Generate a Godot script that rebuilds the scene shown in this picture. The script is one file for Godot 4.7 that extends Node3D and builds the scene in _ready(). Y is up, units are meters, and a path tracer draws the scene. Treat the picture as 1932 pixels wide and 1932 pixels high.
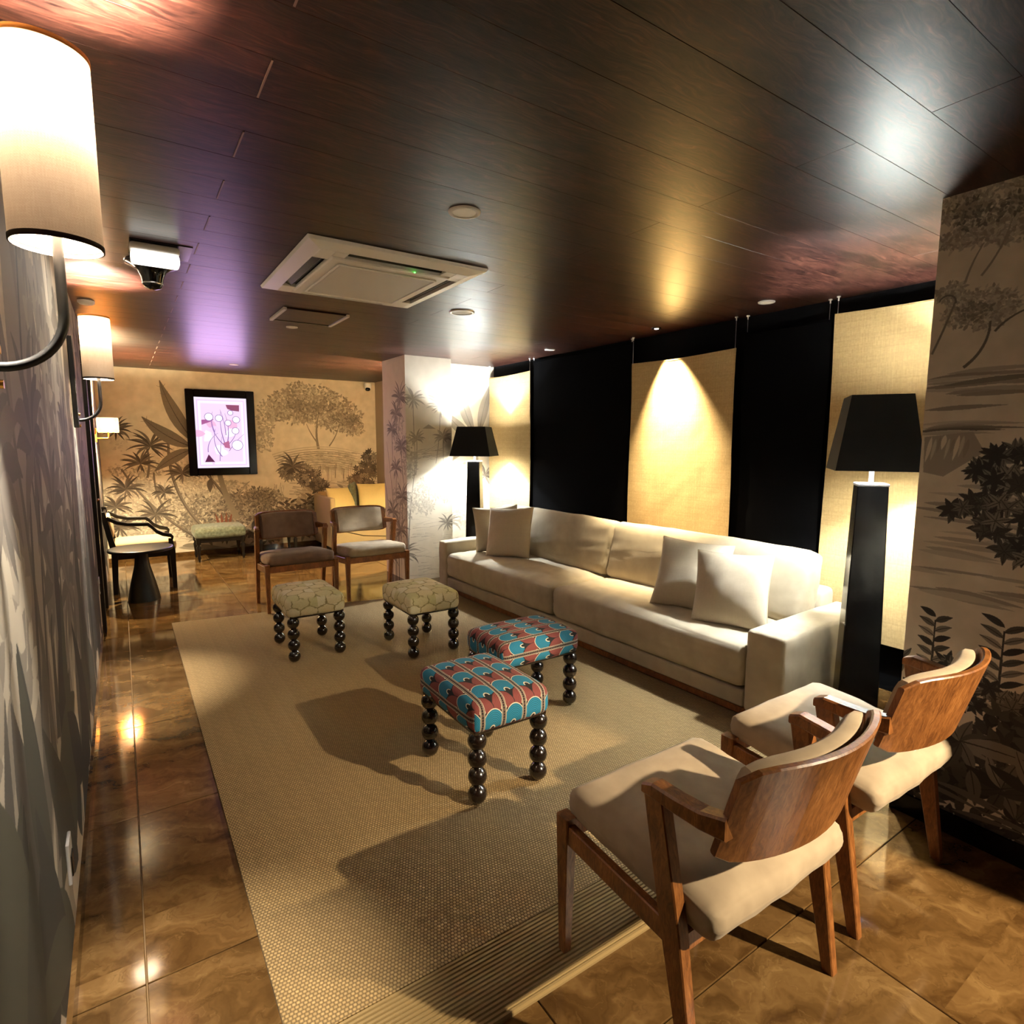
extends Node3D

const CEIL := 2.31
const WALL_L := -0.195
const WALL_R := 3.66
const BACK := -8.3
const FRONT := 2.4
const PIER_X := 2.48

var rng := RandomNumberGenerator.new()
var used := {}
var mats := {}
var noise := FastNoiseLite.new()


# ---------------------------------------------------------------- mesh builder
class Mesher:
	var st := SurfaceTool.new()

	func _init() -> void:
		st.begin(Mesh.PRIMITIVE_TRIANGLES)

	func tri(a: Vector3, b: Vector3, c: Vector3, n: Vector3, ua := Vector2.ZERO, ub := Vector2.ZERO, uc := Vector2.ZERO) -> void:
		var g := (c - a).cross(b - a)
		if g.length() < 1e-12:
			return
		if g.dot(n) < 0:
			var t := b
			b = c
			c = t
			var tu := ub
			ub = uc
			uc = tu
			g = -g
		g = g.normalized()
		for k in 3:
			st.set_normal(g)
			st.set_uv([ua, ub, uc][k])
			st.add_vertex([a, b, c][k])

	func tri_n(p: Array, n: Array, u: Array) -> void:
		var g: Vector3 = (p[2] - p[0]).cross(p[1] - p[0])
		if g.length() < 1e-13:
			return
		var order := [0, 1, 2]
		if g.dot(n[0] + n[1] + n[2]) < 0:
			order = [0, 2, 1]
		for k in order:
			st.set_normal(n[k])
			st.set_uv(u[k])
			st.add_vertex(p[k])

	func quad(a: Vector3, b: Vector3, c: Vector3, d: Vector3, n: Vector3, uv := Rect2(0, 0, 1, 1)) -> void:
		# a bottom-left, b bottom-right, c top-right, d top-left
		var ua := Vector2(uv.position.x, uv.end.y)
		var ub := Vector2(uv.end.x, uv.end.y)
		var uc := Vector2(uv.end.x, uv.position.y)
		var ud := Vector2(uv.position.x, uv.position.y)
		tri(a, b, c, n, ua, ub, uc)
		tri(a, c, d, n, ua, uc, ud)

	func box(c: Vector3, s: Vector3, bevel := 0.0, b := Basis()) -> void:
		var h := s / 2
		bevel = minf(bevel, minf(h.x, minf(h.y, h.z)) * 0.95)
		var cs := []
		# for each corner sign, three points (one on each face)
		for ax in 3:
			for sg in [-1.0, 1.0]:
				var n := Vector3.ZERO
				n[ax] = sg
				var u := (ax + 1) % 3
				var v := (ax + 2) % 3
				var q := []
				for k in [[-1, -1], [1, -1], [1, 1], [-1, 1]]:
					var p := Vector3.ZERO
					p[ax] = sg * h[ax]
					p[u] = k[0] * (h[u] - bevel)
					p[v] = k[1] * (h[v] - bevel)
					q.append(c + b * p)
				tri(q[0], q[1], q[2], b * n)
				tri(q[0], q[2], q[3], b * n)
		if bevel <= 0:
			return
		for ax in 3:
			var u := (ax + 1) % 3
			var v := (ax + 2) % 3
			for su in [-1.0, 1.0]:
				for sv in [-1.0, 1.0]:
					var q := []
					for k in [[-1, 0], [1, 0], [1, 1], [-1, 1]]:
						var p := Vector3.ZERO
						p[ax] = k[0] * (h[ax] - bevel)
						p[u] = su * (h[u] - (bevel if k[1] else 0.0))
						p[v] = sv * (h[v] - (0.0 if k[1] else bevel))
						q.append(c + b * p)
					var n := Vector3.ZERO
					n[u] = su
					n[v] = sv
					tri(q[0], q[1], q[2], b * n)
					tri(q[0], q[2], q[3], b * n)
		for sx in [-1.0, 1.0]:
			for sy in [-1.0, 1.0]:
				for sz in [-1.0, 1.0]:
					var p0 := Vector3(sx * h.x, sy * (h.y - bevel), sz * (h.z - bevel))
					var p1 := Vector3(sx * (h.x - bevel), sy * h.y, sz * (h.z - bevel))
					var p2 := Vector3(sx * (h.x - bevel), sy * (h.y - bevel), sz * h.z)
					tri(c + b * p0, c + b * p1, c + b * p2, b * Vector3(sx, sy, sz))

	# rings of equal point counts; flat or smooth skin
	func loft(rings: Array, smooth := false, cap := true, closed := true) -> void:
		var m: int = rings[0].size()
		var cen := []
		for r in rings:
			var s := Vector3.ZERO
			for p in r:
				s += p
			cen.append(s / m)
		var last := m if closed else m - 1
		if smooth:
			var nn := []
			var lean := 0.0
			for i in rings.size():
				var row := []
				for j in m:
					var a: Vector3 = rings[i][(j + 1) % m] - rings[i][(j - 1 + m) % m]
					var i0 := maxi(i - 1, 0)
					var i1 := mini(i + 1, rings.size() - 1)
					var bb: Vector3 = rings[i1][j] - rings[i0][j]
					var n := a.cross(bb)
					if n.length() < 1e-12:
						n = rings[i][j] - cen[i]
					n = n.normalized()
					var outw: Vector3 = rings[i][j] - cen[i]
					lean += n.dot(outw)
					row.append(n)
				nn.append(row)
			if lean < 0:
				for row in nn:
					for j in m:
						row[j] = -row[j]
			for i in rings.size() - 1:
				for j in last:
					var k := (j + 1) % m
					var us := [Vector2(float(j) / m, float(i)), Vector2(float(j + 1) / m, float(i)), Vector2(float(j + 1) / m, i + 1.0), Vector2(float(j) / m, i + 1.0)]
					tri_n([rings[i][j], rings[i][k], rings[i + 1][k]], [nn[i][j], nn[i][k], nn[i + 1][k]], [us[0], us[1], us[2]])
					tri_n([rings[i][j], rings[i + 1][k], rings[i + 1][j]], [nn[i][j], nn[i + 1][k], nn[i + 1][j]], [us[0], us[2], us[3]])
		else:
			for i in rings.size() - 1:
				for j in last:
					var k := (j + 1) % m
					var mid: Vector3 = (rings[i][j] + rings[i][k] + rings[i + 1][k] + rings[i + 1][j]) / 4
					var ref: Vector3 = mid - (cen[i] + cen[i + 1]) / 2
					var ax: Vector3 = cen[i + 1] - cen[i]
					if ax.length() > 1e-6:
						ref -= ax * ref.dot(ax) / ax.length_squared()
					tri(rings[i][j], rings[i][k], rings[i + 1][k], ref)
					tri(rings[i][j], rings[i + 1][k], rings[i + 1][j], ref)
		if cap:
			var e := rings.size() - 1
			for j in m:
				var k := (j + 1) % m
				tri(cen[0], rings[0][j], rings[0][k], cen[0] - cen[1])
				tri(cen[e], rings[e][j], rings[e][k], cen[e] - cen[e - 1])

	# rectangle section with cut corners, in the plane of u and v
	static func sect(c: Vector3, u: Vector3, v: Vector3, ch := 0.003) -> Array:
		var a := u.length()
		var b := v.length()
		var uu := u / a
		var vv := v / b
		var out := []
		for k in [[1, 1, 0], [1, 1, 1], [-1, 1, 1], [-1, 1, 0], [-1, -1, 0], [-1, -1, 1], [1, -1, 1], [1, -1, 0]]:
			var x: float = a - (ch if k[2] else 0.0)
			var y: float = b - (0.0 if k[2] else ch)
			out.append(c + uu * k[0] * x + vv * k[1] * y)
		return out

	static func ring(c: Vector3, r: float, n := 20, u := Vector3.RIGHT, v := Vector3.BACK) -> Array:
		var out := []
		for k in n:
			var t := TAU * k / n
			out.append(c + u * cos(t) * r + v * sin(t) * r)
		return out

	func tube(path: Array, r: float, n := 10) -> void:
		var rings := []
		var side := Vector3.ZERO
		for i in path.size():
			var t: Vector3 = (path[mini(i + 1, path.size() - 1)] - path[maxi(i - 1, 0)]).normalized()
			if side == Vector3.ZERO:
				side = t.cross(Vector3.UP if absf(t.y) < 0.9 else Vector3.RIGHT).normalized()
			side = (side - t * side.dot(t)).normalized()
			rings.append(ring(path[i], r, n, side, t.cross(side)))
		loft(rings, true, true)

	# profile of (radius, height) about the y axis
	func lathe(prof: Array, n := 24, at := Vector3.ZERO, cap := true) -> void:
		var rings := []
		for p in prof:
			rings.append(ring(at + Vector3(0, p.y, 0), maxf(p.x, 0.0004), n))
		loft(rings, true, cap)

	func done() -> ArrayMesh:
		st.index()
		return st.commit()


# soft box: rounded, domed, a little uneven
func cushion(size: Vector3, r: float, puff := Vector3.ZERO, uneven := 0.0, inner := 6, key := 0.0) -> ArrayMesh:
	var h := size / 2
	var st := SurfaceTool.new()
	st.begin(Mesh.PRIMITIVE_TRIANGLES)
	var samp := []
	for ax in 3:
		var s := [-h[ax], -h[ax] + 0.18 * r, -h[ax] + 0.45 * r, -h[ax] + r]
		for k in inner - 1:
			s.append(lerpf(-h[ax] + r, h[ax] - r, (k + 1.0) / inner))
		s.append_array([h[ax] - r, h[ax] - 0.45 * r, h[ax] - 0.18 * r, h[ax]])
		samp.append(s)
	for ax in 3:
		var u := (ax + 1) % 3
		var v := (ax + 2) % 3
		for sg in [-1.0, 1.0]:
			var uvs := {}
			var grid := []
			for a in samp[u]:
				var row := []
				for b in samp[v]:
					var p := Vector3.ZERO
					p[ax] = sg * h[ax]
					p[u] = a
					p[v] = b
					var inn := Vector3(clampf(p.x, -h.x + r, h.x - r), clampf(p.y, -h.y + r, h.y - r), clampf(p.z, -h.z + r, h.z - r))
					var d := (p - inn).normalized()
					var q := inn + d * r
					var f := Vector3(q.x / h.x, q.y / h.y, q.z / h.z)
					q.x += f.x * puff.x * (1 - f.y * f.y) * (1 - f.z * f.z)
					q.y += f.y * puff.y * (1 - f.x ** 4) * (1 - f.z ** 4)
					q.z += f.z * puff.z * (1 - f.x * f.x) * (1 - f.y * f.y)
					if uneven > 0:
						q += d * uneven * (noise.get_noise_3d(q.x * 900 + key * 37, q.y * 900, q.z * 900) + 0.5 * noise.get_noise_3d(q.x * 2600 + key * 91, q.y * 2600, q.z * 2600))
					row.append(q)
					uvs[q] = Vector2(p.x + (signf(p.x) * (h.y - p.y) if ax == 0 else 0.0), p.z + (signf(p.z) * (h.y - p.y) if ax == 2 else 0.0))
				grid.append(row)
			for i in grid.size() - 1:
				for j in grid[0].size() - 1:
					var q := [grid[i][j], grid[i + 1][j], grid[i + 1][j + 1], grid[i][j + 1]]
					# clockwise from outside
					var order := [0, 2, 1, 0, 3, 2] if sg > 0 else [0, 1, 2, 0, 2, 3]
					for k in order:
						st.set_uv(uvs[q[k]])
						st.add_vertex(q[k])
	st.generate_normals()
	st.index()
	return st.commit()


# knife-edge pillow standing in the xy plane
func pillow_mesh(w: float, hh: float, t: float, key: float) -> ArrayMesh:
	var st := SurfaceTool.new()
	st.begin(Mesh.PRIMITIVE_TRIANGLES)
	var n := 22
	for sg in [-1.0, 1.0]:
		var g := []
		for i in n + 1:
			var row := []
			for j in n + 1:
				row.append(pillow_point(w, hh, t, -1.0 + 2.0 * i / n, -1.0 + 2.0 * j / n, sg, key))
			g.append(row)
		for i in n:
			for j in n:
				var q := [g[i][j], g[i + 1][j], g[i + 1][j + 1], g[i][j + 1]]
				var order := [0, 2, 1, 0, 3, 2] if sg > 0 else [0, 1, 2, 0, 2, 3]
				for k in order:
					st.add_vertex(q[k])
	st.generate_normals()
	st.index()
	return st.commit()


func pillow_point(w: float, hh: float, t: float, u: float, v: float, sg: float, key: float) -> Vector3:
	u = sin(u * PI / 2)
	v = sin(v * PI / 2)
	var x := u * w / 2 * (1 - 0.07 * (1 - v * v))
	var y := v * hh / 2 * (1 - 0.07 * (1 - u * u))
	var e := maxf((1 - u * u) * (1 - v * v), 0.0)
	var z := t / 2 * pow(e, 0.42)
	var edge := 1.0 - pow(e, 0.3)
	z += pow(e, 0.3) * 0.007 * noise.get_noise_3d(x * 700 + key * 53, y * 700, key * 11)
	z += pow(e, 0.5) * edge * 0.02 * noise.get_noise_3d(atan2(y, x) * 900.0, key * 29, sg * 40)
	return Vector3(x, y, sg * z)


# ---------------------------------------------------------------- node helpers
func fresh(called: String) -> String:
	if not used.has(called):
		used[called] = 0
		return called
	used[called] += 1
	return "%s_%03d" % [called, used[called]]


func thing(called: String, label: String, category: String, at := Vector3.ZERO, turn := 0.0, group := "") -> Node3D:
	var o := Node3D.new()
	o.name = fresh(called)
	add_child(o)
	o.position = at
	o.rotation.y = turn
	mark(o, label, category, group)
	return o


func mark(o: Node, label: String, category := "", group := "") -> void:
	o.set_meta("label", label)
	if category:
		o.set_meta("category", category)
	if group:
		o.set_meta("group", group)


func part(called: String, m, mat: Material, parent: Node, at := Vector3.ZERO, basis := Basis()) -> MeshInstance3D:
	var o := MeshInstance3D.new()
	o.name = called
	var me: Mesh = m.done() if m is Mesher else m
	o.mesh = me
	o.material_override = mat
	parent.add_child(o, true)
	o.transform = Transform3D(basis, at)
	return o


func single(called: String, m, mat: Material, label: String, category: String, at := Vector3.ZERO, group := "") -> MeshInstance3D:
	var o := part(fresh(called), m, mat, self, at)
	mark(o, label, category, group)
	return o


func struct(called: String, m, mat: Material, label := "") -> MeshInstance3D:
	var o := part(called, m, mat, self)
	o.set_meta("kind", "structure")
	if label:
		o.set_meta("label", label)
	return o


func copy(o: Node3D, at: Vector3, turn: float, label := "", base := "") -> Node3D:
	var c := o.duplicate()
	c.name = fresh(base if base else str(o.name).rstrip("0123456789").rstrip("_"))
	add_child(c)
	c.position = at
	c.rotation.y = turn
	if label:
		c.set_meta("label", label)
	return c


func omni(parent: Node, at: Vector3, col: Color, energy: float, size := 0.03) -> OmniLight3D:
	var l := OmniLight3D.new()
	l.name = "light"
	l.light_color = col
	l.light_energy = energy
	l.light_size = size
	l.omni_range = 14.0
	l.omni_attenuation = 2.0
	l.shadow_enabled = true
	parent.add_child(l, true)
	l.position = at
	return l


func spot(parent: Node, at: Vector3, target: Vector3, col: Color, energy: float, angle: float, soft := 0.6, size := 0.02) -> SpotLight3D:
	var l := SpotLight3D.new()
	l.name = "light"
	l.light_color = col
	l.light_energy = energy
	l.light_size = size
	l.spot_range = 14.0
	l.spot_attenuation = 2.0
	l.spot_angle = angle
	l.spot_angle_attenuation = soft
	l.shadow_enabled = true
	parent.add_child(l, true)
	l.look_at_from_position(at, target, Vector3.FORWARD if absf((target - at).normalized().y) > 0.98 else Vector3.UP)
	return l


# ---------------------------------------------------------------- materials
func mat(called: String, col: Color, rough := 0.8, metal := 0.0) -> StandardMaterial3D:
	var m := StandardMaterial3D.new()
	m.resource_name = called
	m.albedo_color = col
	m.roughness = rough
	m.metallic = metal
	mats[called] = m
	return m


func tri_map(m: StandardMaterial3D, tex: Texture2D, scale: Vector3, offset := Vector3.ZERO, world := false) -> void:
	m.albedo_texture = tex
	m.uv1_triplanar = true
	m.uv1_world_triplanar = world
	m.uv1_triplanar_sharpness = 6.0
	m.uv1_scale = scale
	m.uv1_offset = offset


func relief(m: StandardMaterial3D, tex: Texture2D, cm: float) -> void:
	m.heightmap_enabled = true
	m.heightmap_texture = tex
	m.heightmap_scale = cm


func tex_of(im: Image) -> ImageTexture:
	return ImageTexture.create_from_image(im)


# grain that runs along u; tones from a ramp
func grain_image(w: int, h: int, ramp: Array, stretch: float, seed_: int, fine := 1.0) -> Image:
	var n := FastNoiseLite.new()
	n.seed = seed_
	n.frequency = 1.0
	n.fractal_octaves = 4
	var im := Image.create(w, h, false, Image.FORMAT_RGB8)
	for y in h:
		for x in w:
			var a := TAU * x / w
			var c := TAU * y / h
			# tileable: walk a torus in four dimensions folded to three
			var wob := n.get_noise_3d(cos(a) * 0.9, sin(a) * 0.9, y * 6.0 / h) * 0.055
			var v := (float(y) / h + wob)
			var r := n.get_noise_3d(cos(a) / stretch * 3.0, sin(a) / stretch * 3.0 + 7.0, v * 46.0 * fine) * 0.65
			r += n.get_noise_3d(cos(a) / stretch * 9.0 + 3.0, sin(a) / stretch * 9.0, v * 170.0 * fine) * 0.35
			r += n.get_noise_3d(cos(a) * 0.7 + 20.0, sin(a) * 0.7, v * 5.0) * 0.5
			var t := clampf(0.5 + r * 0.75, 0.0, 0.999) * (ramp.size() - 1)
			var k := int(t)
			im.set_pixel(x, y, ramp[k].lerp(ramp[k + 1], t - k))
			c = c
	return im


func marble_image(w: int, seed_: int, ramp: Array) -> Image:
	var n := FastNoiseLite.new()
	n.seed = seed_
	n.frequency = 1.0
	n.fractal_octaves = 5
	var im := Image.create(w, w, false, Image.FORMAT_RGB8)
	for y in w:
		for x in w:
			var p := Vector2(float(x) / w, float(y) / w)
			# slanted bands, bent by noise
			var q := Vector2(p.x * 0.92 + p.y * 0.38, p.y * 0.92 - p.x * 0.38)
			var bend := Vector2(n.get_noise_2d(p.x * 4.0, p.y * 4.0), n.get_noise_2d(p.x * 4.0 + 31.0, p.y * 4.0 + 17.0))
			q += bend * 0.09
			var r := n.get_noise_2d(q.x * 1.3, q.y * 6.0) * 0.75 + n.get_noise_2d(q.x * 9.0 + 5.0, q.y * 20.0) * 0.30
			var vein := absf(n.get_noise_2d(q.x * 2.6 + 50.0, q.y * 6.5 + 9.0))
			var t := clampf(0.5 + r * 0.72, 0.0, 0.999) * (ramp.size() - 1)
			var k := int(t)
			var c: Color = ramp[k].lerp(ramp[k + 1], t - k)
			if vein < 0.035:
				c = c.lerp(ramp[0], (1.0 - vein / 0.035) * 0.25)
			var pale := absf(n.get_noise_2d(q.x * 3.1 + 80.0, q.y * 5.0 + 2.0))
			if pale < 0.022:
				c = c.lerp(ramp[ramp.size() - 1], (1.0 - pale / 0.022) * 0.3)
			im.set_pixel(x, y, c)
	return im


func weave_image(w: int, a: Color, b: Color, threads: int, seed_: int, slub := 0.35) -> Image:
	var r := RandomNumberGenerator.new()
	r.seed = seed_
	var row := []
	var colm := []
	for k in threads:
		row.append(r.randf())
		colm.append(r.randf())
	var im := Image.create(w, w, false, Image.FORMAT_RGB8)
	var s := float(threads) / w
	for y in w:
		for x in w:
			var i := int(x * s)
			var j := int(y * s)
			var fx := x * s - i
			var fy := y * s - j
			var over := (i + j) % 2 == 0
			var bump: float = (sin(fx * PI) if not over else sin(fy * PI))
			var bit: float = row[(j * 7 + int(x * s / 5.0) * 13) % threads] if over else colm[(i * 5 + int(y * s / 9.0) * 11) % threads]
			var t: float = 0.35 + 0.4 * bump + slub * (0.45 * (colm[i] if not over else row[j]) + 0.55 * bit - 0.5)
			im.set_pixel(x, y, a.lerp(b, clampf(t, 0, 1)))
	return im


func noise_tex(freq: float, seed_: int, lo: Color, hi: Color, size := 256, octaves := 4) -> NoiseTexture2D:
	var n := FastNoiseLite.new()
	n.seed = seed_
	n.frequency = freq
	n.fractal_octaves = octaves
	var t := NoiseTexture2D.new()
	t.width = size
	t.height = size
	t.seamless = true
	t.noise = n
	var g := Gradient.new()
	g.set_color(0, lo)
	g.set_color(1, hi)
	t.color_ramp = g
	return t


func bump_tex(freq: float, seed_: int, size := 256, octaves := 4) -> NoiseTexture2D:
	return noise_tex(freq, seed_, Color.BLACK, Color.WHITE, size, octaves)


# bright fan print of the two patterned stools
func fan_image() -> Image:
	var w := 512
	var im := Image.create(w, w, false, Image.FORMAT_RGB8)
	var teal := Color(0.10, 0.46, 0.58)
	var red := Color(0.50, 0.235, 0.215)
	var dark := Color(0.045, 0.04, 0.05)
	var pale := Color(0.80, 0.74, 0.64)
	var cols := 1       # fan columns between two ribbons
	var cellw := w / float(cols)
	var cellh := w / 4.0
	for y in w:
		for x in w:
			var c := dark
			var ribbon := absf(fposmod(x + 256.0, w / 1.0) - 256.0)
			if ribbon < 58:
				c = pale if (ribbon > 47 or (ribbon > 26 and ribbon < 35)) else dark
				if ribbon <= 22 and int(y / 9.0) % 2 == 0:
					c = Color(0.34, 0.24, 0.2)
			else:
				var best := false
				# overlapping scales: look up the nearest fan in front
				for k: int in [1, 0, -1]:
					if best:
						break
					var j := int(floor(y / cellh)) + k
					var shift := 0.5 if posmod(j, 2) == 1 else 0.0
					for i: int in [-1, 0, 1]:
						var ci := int(floor(x / cellw - shift)) + i
						var cx := (ci + 0.5 + shift) * cellw
						var cy := (j + 0.9) * cellh
						var d := Vector2((x - cx) / (cellw * 0.56), (y - cy) / (cellh * 1.12))
						var rr := d.length()
						if d.y <= 0.02 and rr < 1.0:
							best = true
							var tone := teal if posmod(j, 2) == 0 else red
							c = tone
							if rr > 0.955:
								c = pale if posmod(j, 2) == 0 else dark
							elif rr < 0.16:
								c = dark
							elif rr < 0.24:
								c = pale
							elif fposmod(rr * 11.0, 1.0) < 0.22:
								c = tone.darkened(0.4)
							break
			im.set_pixel(x, y, c)
	return im


# tortoise-shell cells of the two cream stools
func cell_image() -> Image:
	var w := 384
	var n := FastNoiseLite.new()
	n.seed = 8
	n.frequency = 1.0
	var im := Image.create(w, w, false, Image.FORMAT_RGB8)
	var s := 3.0
	for y in w:
		for x in w:
			var p := Vector2(x * s / w, y * s * 1.1547 * 1.5 / w / 1.5)
			p += Vector2(n.get_noise_2d(p.x * 2.2, p.y * 2.2), n.get_noise_2d(p.x * 2.2 + 40, p.y * 2.2)) * 0.10
			var best := 9.0
			var second := 9.0
			var id := 0
			for j in range(-1, 3):
				for i in range(-1, 3):
					var ry := floorf(p.y / 0.866) + j
					var off := 0.5 if posmod(int(ry), 2) == 1 else 0.0
					var rx := floorf(p.x - off) + i
					var c := Vector2(rx + off + 0.5, ry * 0.866 + 0.43)
					var d := p.distance_to(c)
					if d < best:
						second = best
						best = d
						id = posmod(int(rx) * 7 + int(ry) * 13, 5)
					elif d < second:
						second = d
			var edge := second - best
			var tone := [Color(0.84, 0.79, 0.62), Color(0.80, 0.76, 0.58), Color(0.86, 0.83, 0.70), Color(0.78, 0.75, 0.55), Color(0.84, 0.79, 0.63)][id] as Color
			tone = tone.darkened(0.10 * clampf(n.get_noise_2d(p.x * 14.0, p.y * 14.0) + 0.2, 0, 1))
			if edge < 0.045:
				tone = Color(0.56, 0.51, 0.35)
			elif edge < 0.075:
				tone = tone.lerp(Color(0.55, 0.50, 0.32), 0.6)
			im.set_pixel(x, y, tone)
	return im


# ---------------------------------------------------------------- painting of the scenic wallpaper
func fill_poly(im: Image, pts: PackedVector2Array, col: Color) -> void:
	var y0 := 1e9
	var y1 := -1e9
	for p in pts:
		y0 = minf(y0, p.y)
		y1 = maxf(y1, p.y)
	var a := maxi(int(ceil(y0 - 0.5)), 0)
	var b := mini(int(floor(y1 - 0.5)), im.get_height() - 1)
	var m := pts.size()
	for y in range(a, b + 1):
		var yy := y + 0.5
		var xs := []
		for i in m:
			var p := pts[i]
			var q := pts[(i + 1) % m]
			if (p.y <= yy) != (q.y <= yy):
				xs.append(p.x + (yy - p.y) / (q.y - p.y) * (q.x - p.x))
		xs.sort()
		var k := 0
		while k + 1 < xs.size():
			var xa := int(round(xs[k]))
			var xb := int(round(xs[k + 1]))
			if xb > xa:
				im.fill_rect(Rect2i(xa, y, xb - xa, 1), col)
			k += 2


func brush(im: Image, pts: Array, w0: float, w1: float, col: Color) -> void:
	var left := PackedVector2Array()
	var right := PackedVector2Array()
	for i in pts.size():
		var t: Vector2 = (pts[mini(i + 1, pts.size() - 1)] - pts[maxi(i - 1, 0)]).normalized()
		var n := Vector2(-t.y, t.x) * lerpf(w0, w1, float(i) / (pts.size() - 1)) / 2
		left.append(pts[i] + n)
		right.append(pts[i] - n)
	for i in pts.size() - 1:
		fill_poly(im, PackedVector2Array([left[i], left[i + 1], right[i + 1], right[i]]), col)


func arc(p: Vector2, dir: float, length: float, bend: float, n := 8) -> Array:
	var out := [p]
	var d := dir
	for k in n:
		p += Vector2(cos(d), sin(d)) * length / n
		d += bend / n
		out.append(p)
	return out


# a blade that tapers at both ends, with a darker midrib
func blade(im: Image, p: Vector2, dir: float, length: float, width: float, bend: float, col: Color, rib := Color.TRANSPARENT) -> void:
	var path := arc(p, dir, length, bend, 9)
	var left := PackedVector2Array()
	var right := PackedVector2Array()
	for i in path.size():
		var t: Vector2 = (path[mini(i + 1, path.size() - 1)] - path[maxi(i - 1, 0)]).normalized()
		var f := float(i) / (path.size() - 1)
		var n := Vector2(-t.y, t.x) * width / 2 * (sin(PI * pow(f, 0.8)) + 0.06)
		left.append(path[i] + n)
		right.append(path[i] - n)
	right.reverse()
	left.append_array(right)
	fill_poly(im, left, col)
	if rib.a > 0:
		brush(im, path, maxf(width * 0.09, 1.6), 1.2, rib)


func rosette(im: Image, p: Vector2, n: int, length: float, width: float, cols: Array, droop := 0.9) -> void:
	for k in n:
		var d := PI + PI * (k + rng.randf_range(-0.3, 0.3)) / (n - 1.0) if n > 1 else -PI / 2
		d += rng.randf_range(-0.12, 0.12)
		var side := 1.0 if cos(d) > 0 else -1.0
		blade(im, p, d, length * rng.randf_range(0.7, 1.05), width * rng.randf_range(0.8, 1.2), side * droop * rng.randf_range(0.6, 1.5), cols[k % cols.size()])
	for k in n / 2:
		var d := rng.randf_range(0.0, PI)
		blade(im, p, d, length * rng.randf_range(0.4, 0.7), width * 0.8, rng.randf_range(-0.3, 0.3), cols[(k + 1) % cols.size()])


func clump(im: Image, c: Vector2, rx: float, ry: float, count: int, leaf: float, cols: Array) -> void:
	for k in count:
		var a := rng.randf() * TAU
		var r := sqrt(rng.randf())
		var p := c + Vector2(cos(a) * rx * r, sin(a) * ry * r)
		var tone: Color = cols[rng.randi() % cols.size()]
		blade(im, p, rng.randf() * TAU, leaf * rng.randf_range(0.6, 1.3), leaf * rng.randf_range(0.35, 0.6), rng.randf_range(-0.6, 0.6), tone)


func star_clump(im: Image, c: Vector2, rx: float, ry: float, count: int, leaf: float, cols: Array, rib: Color) -> void:
	for k in count:
		var a := rng.randf() * TAU
		var r := sqrt(rng.randf())
		var p := c + Vector2(cos(a) * rx * r, sin(a) * ry * r)
		var tone: Color = cols[rng.randi() % cols.size()]
		var n := rng.randi_range(5, 7)
		var t := rng.randf() * TAU
		for i in n:
			blade(im, p, t + TAU * i / n, leaf * rng.randf_range(0.8, 1.1), leaf * 0.36, rng.randf_range(-0.3, 0.3), tone, rib)


func hatch(im: Image, r: Rect2, count: int, length: float, tilt: float, cols: Array, w := 3.0) -> void:
	for k in count:
		var p := r.position + Vector2(rng.randf() * r.size.x, rng.randf() * r.size.y)
		brush(im, arc(p, tilt + rng.randf_range(-0.18, 0.18), length * rng.randf_range(0.4, 1.2), rng.randf_range(-0.4, 0.4), 6), w * rng.randf_range(0.5, 1.2), 0.8, cols[rng.randi() % cols.size()])


func ground(w: int, h: int, base: Color, mottle: float, seed_: int) -> Image:
	var n := FastNoiseLite.new()
	n.seed = seed_
	n.frequency = 0.012
	n.fractal_octaves = 4
	var small := Image.create(w / 4, h / 4, false, Image.FORMAT_RGB8)
	for y in small.get_height():
		for x in small.get_width():
			var v := n.get_noise_2d(x * 4.0, y * 4.0) * mottle
			small.set_pixel(x, y, Color(base.r * (1 + v), base.g * (1 + v), base.b * (1 + v * 1.15)))
	small.resize(w, h, Image.INTERPOLATE_BILINEAR)
	return small


func inks(base: Color, ink: Color, steps: Array) -> Array:
	var out := []
	for s in steps:
		out.append(base.lerp(ink, s))
	return out


const PAPER := Color(0.80, 0.76, 0.685)   # one cream ground for all the scenic paper


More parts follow.
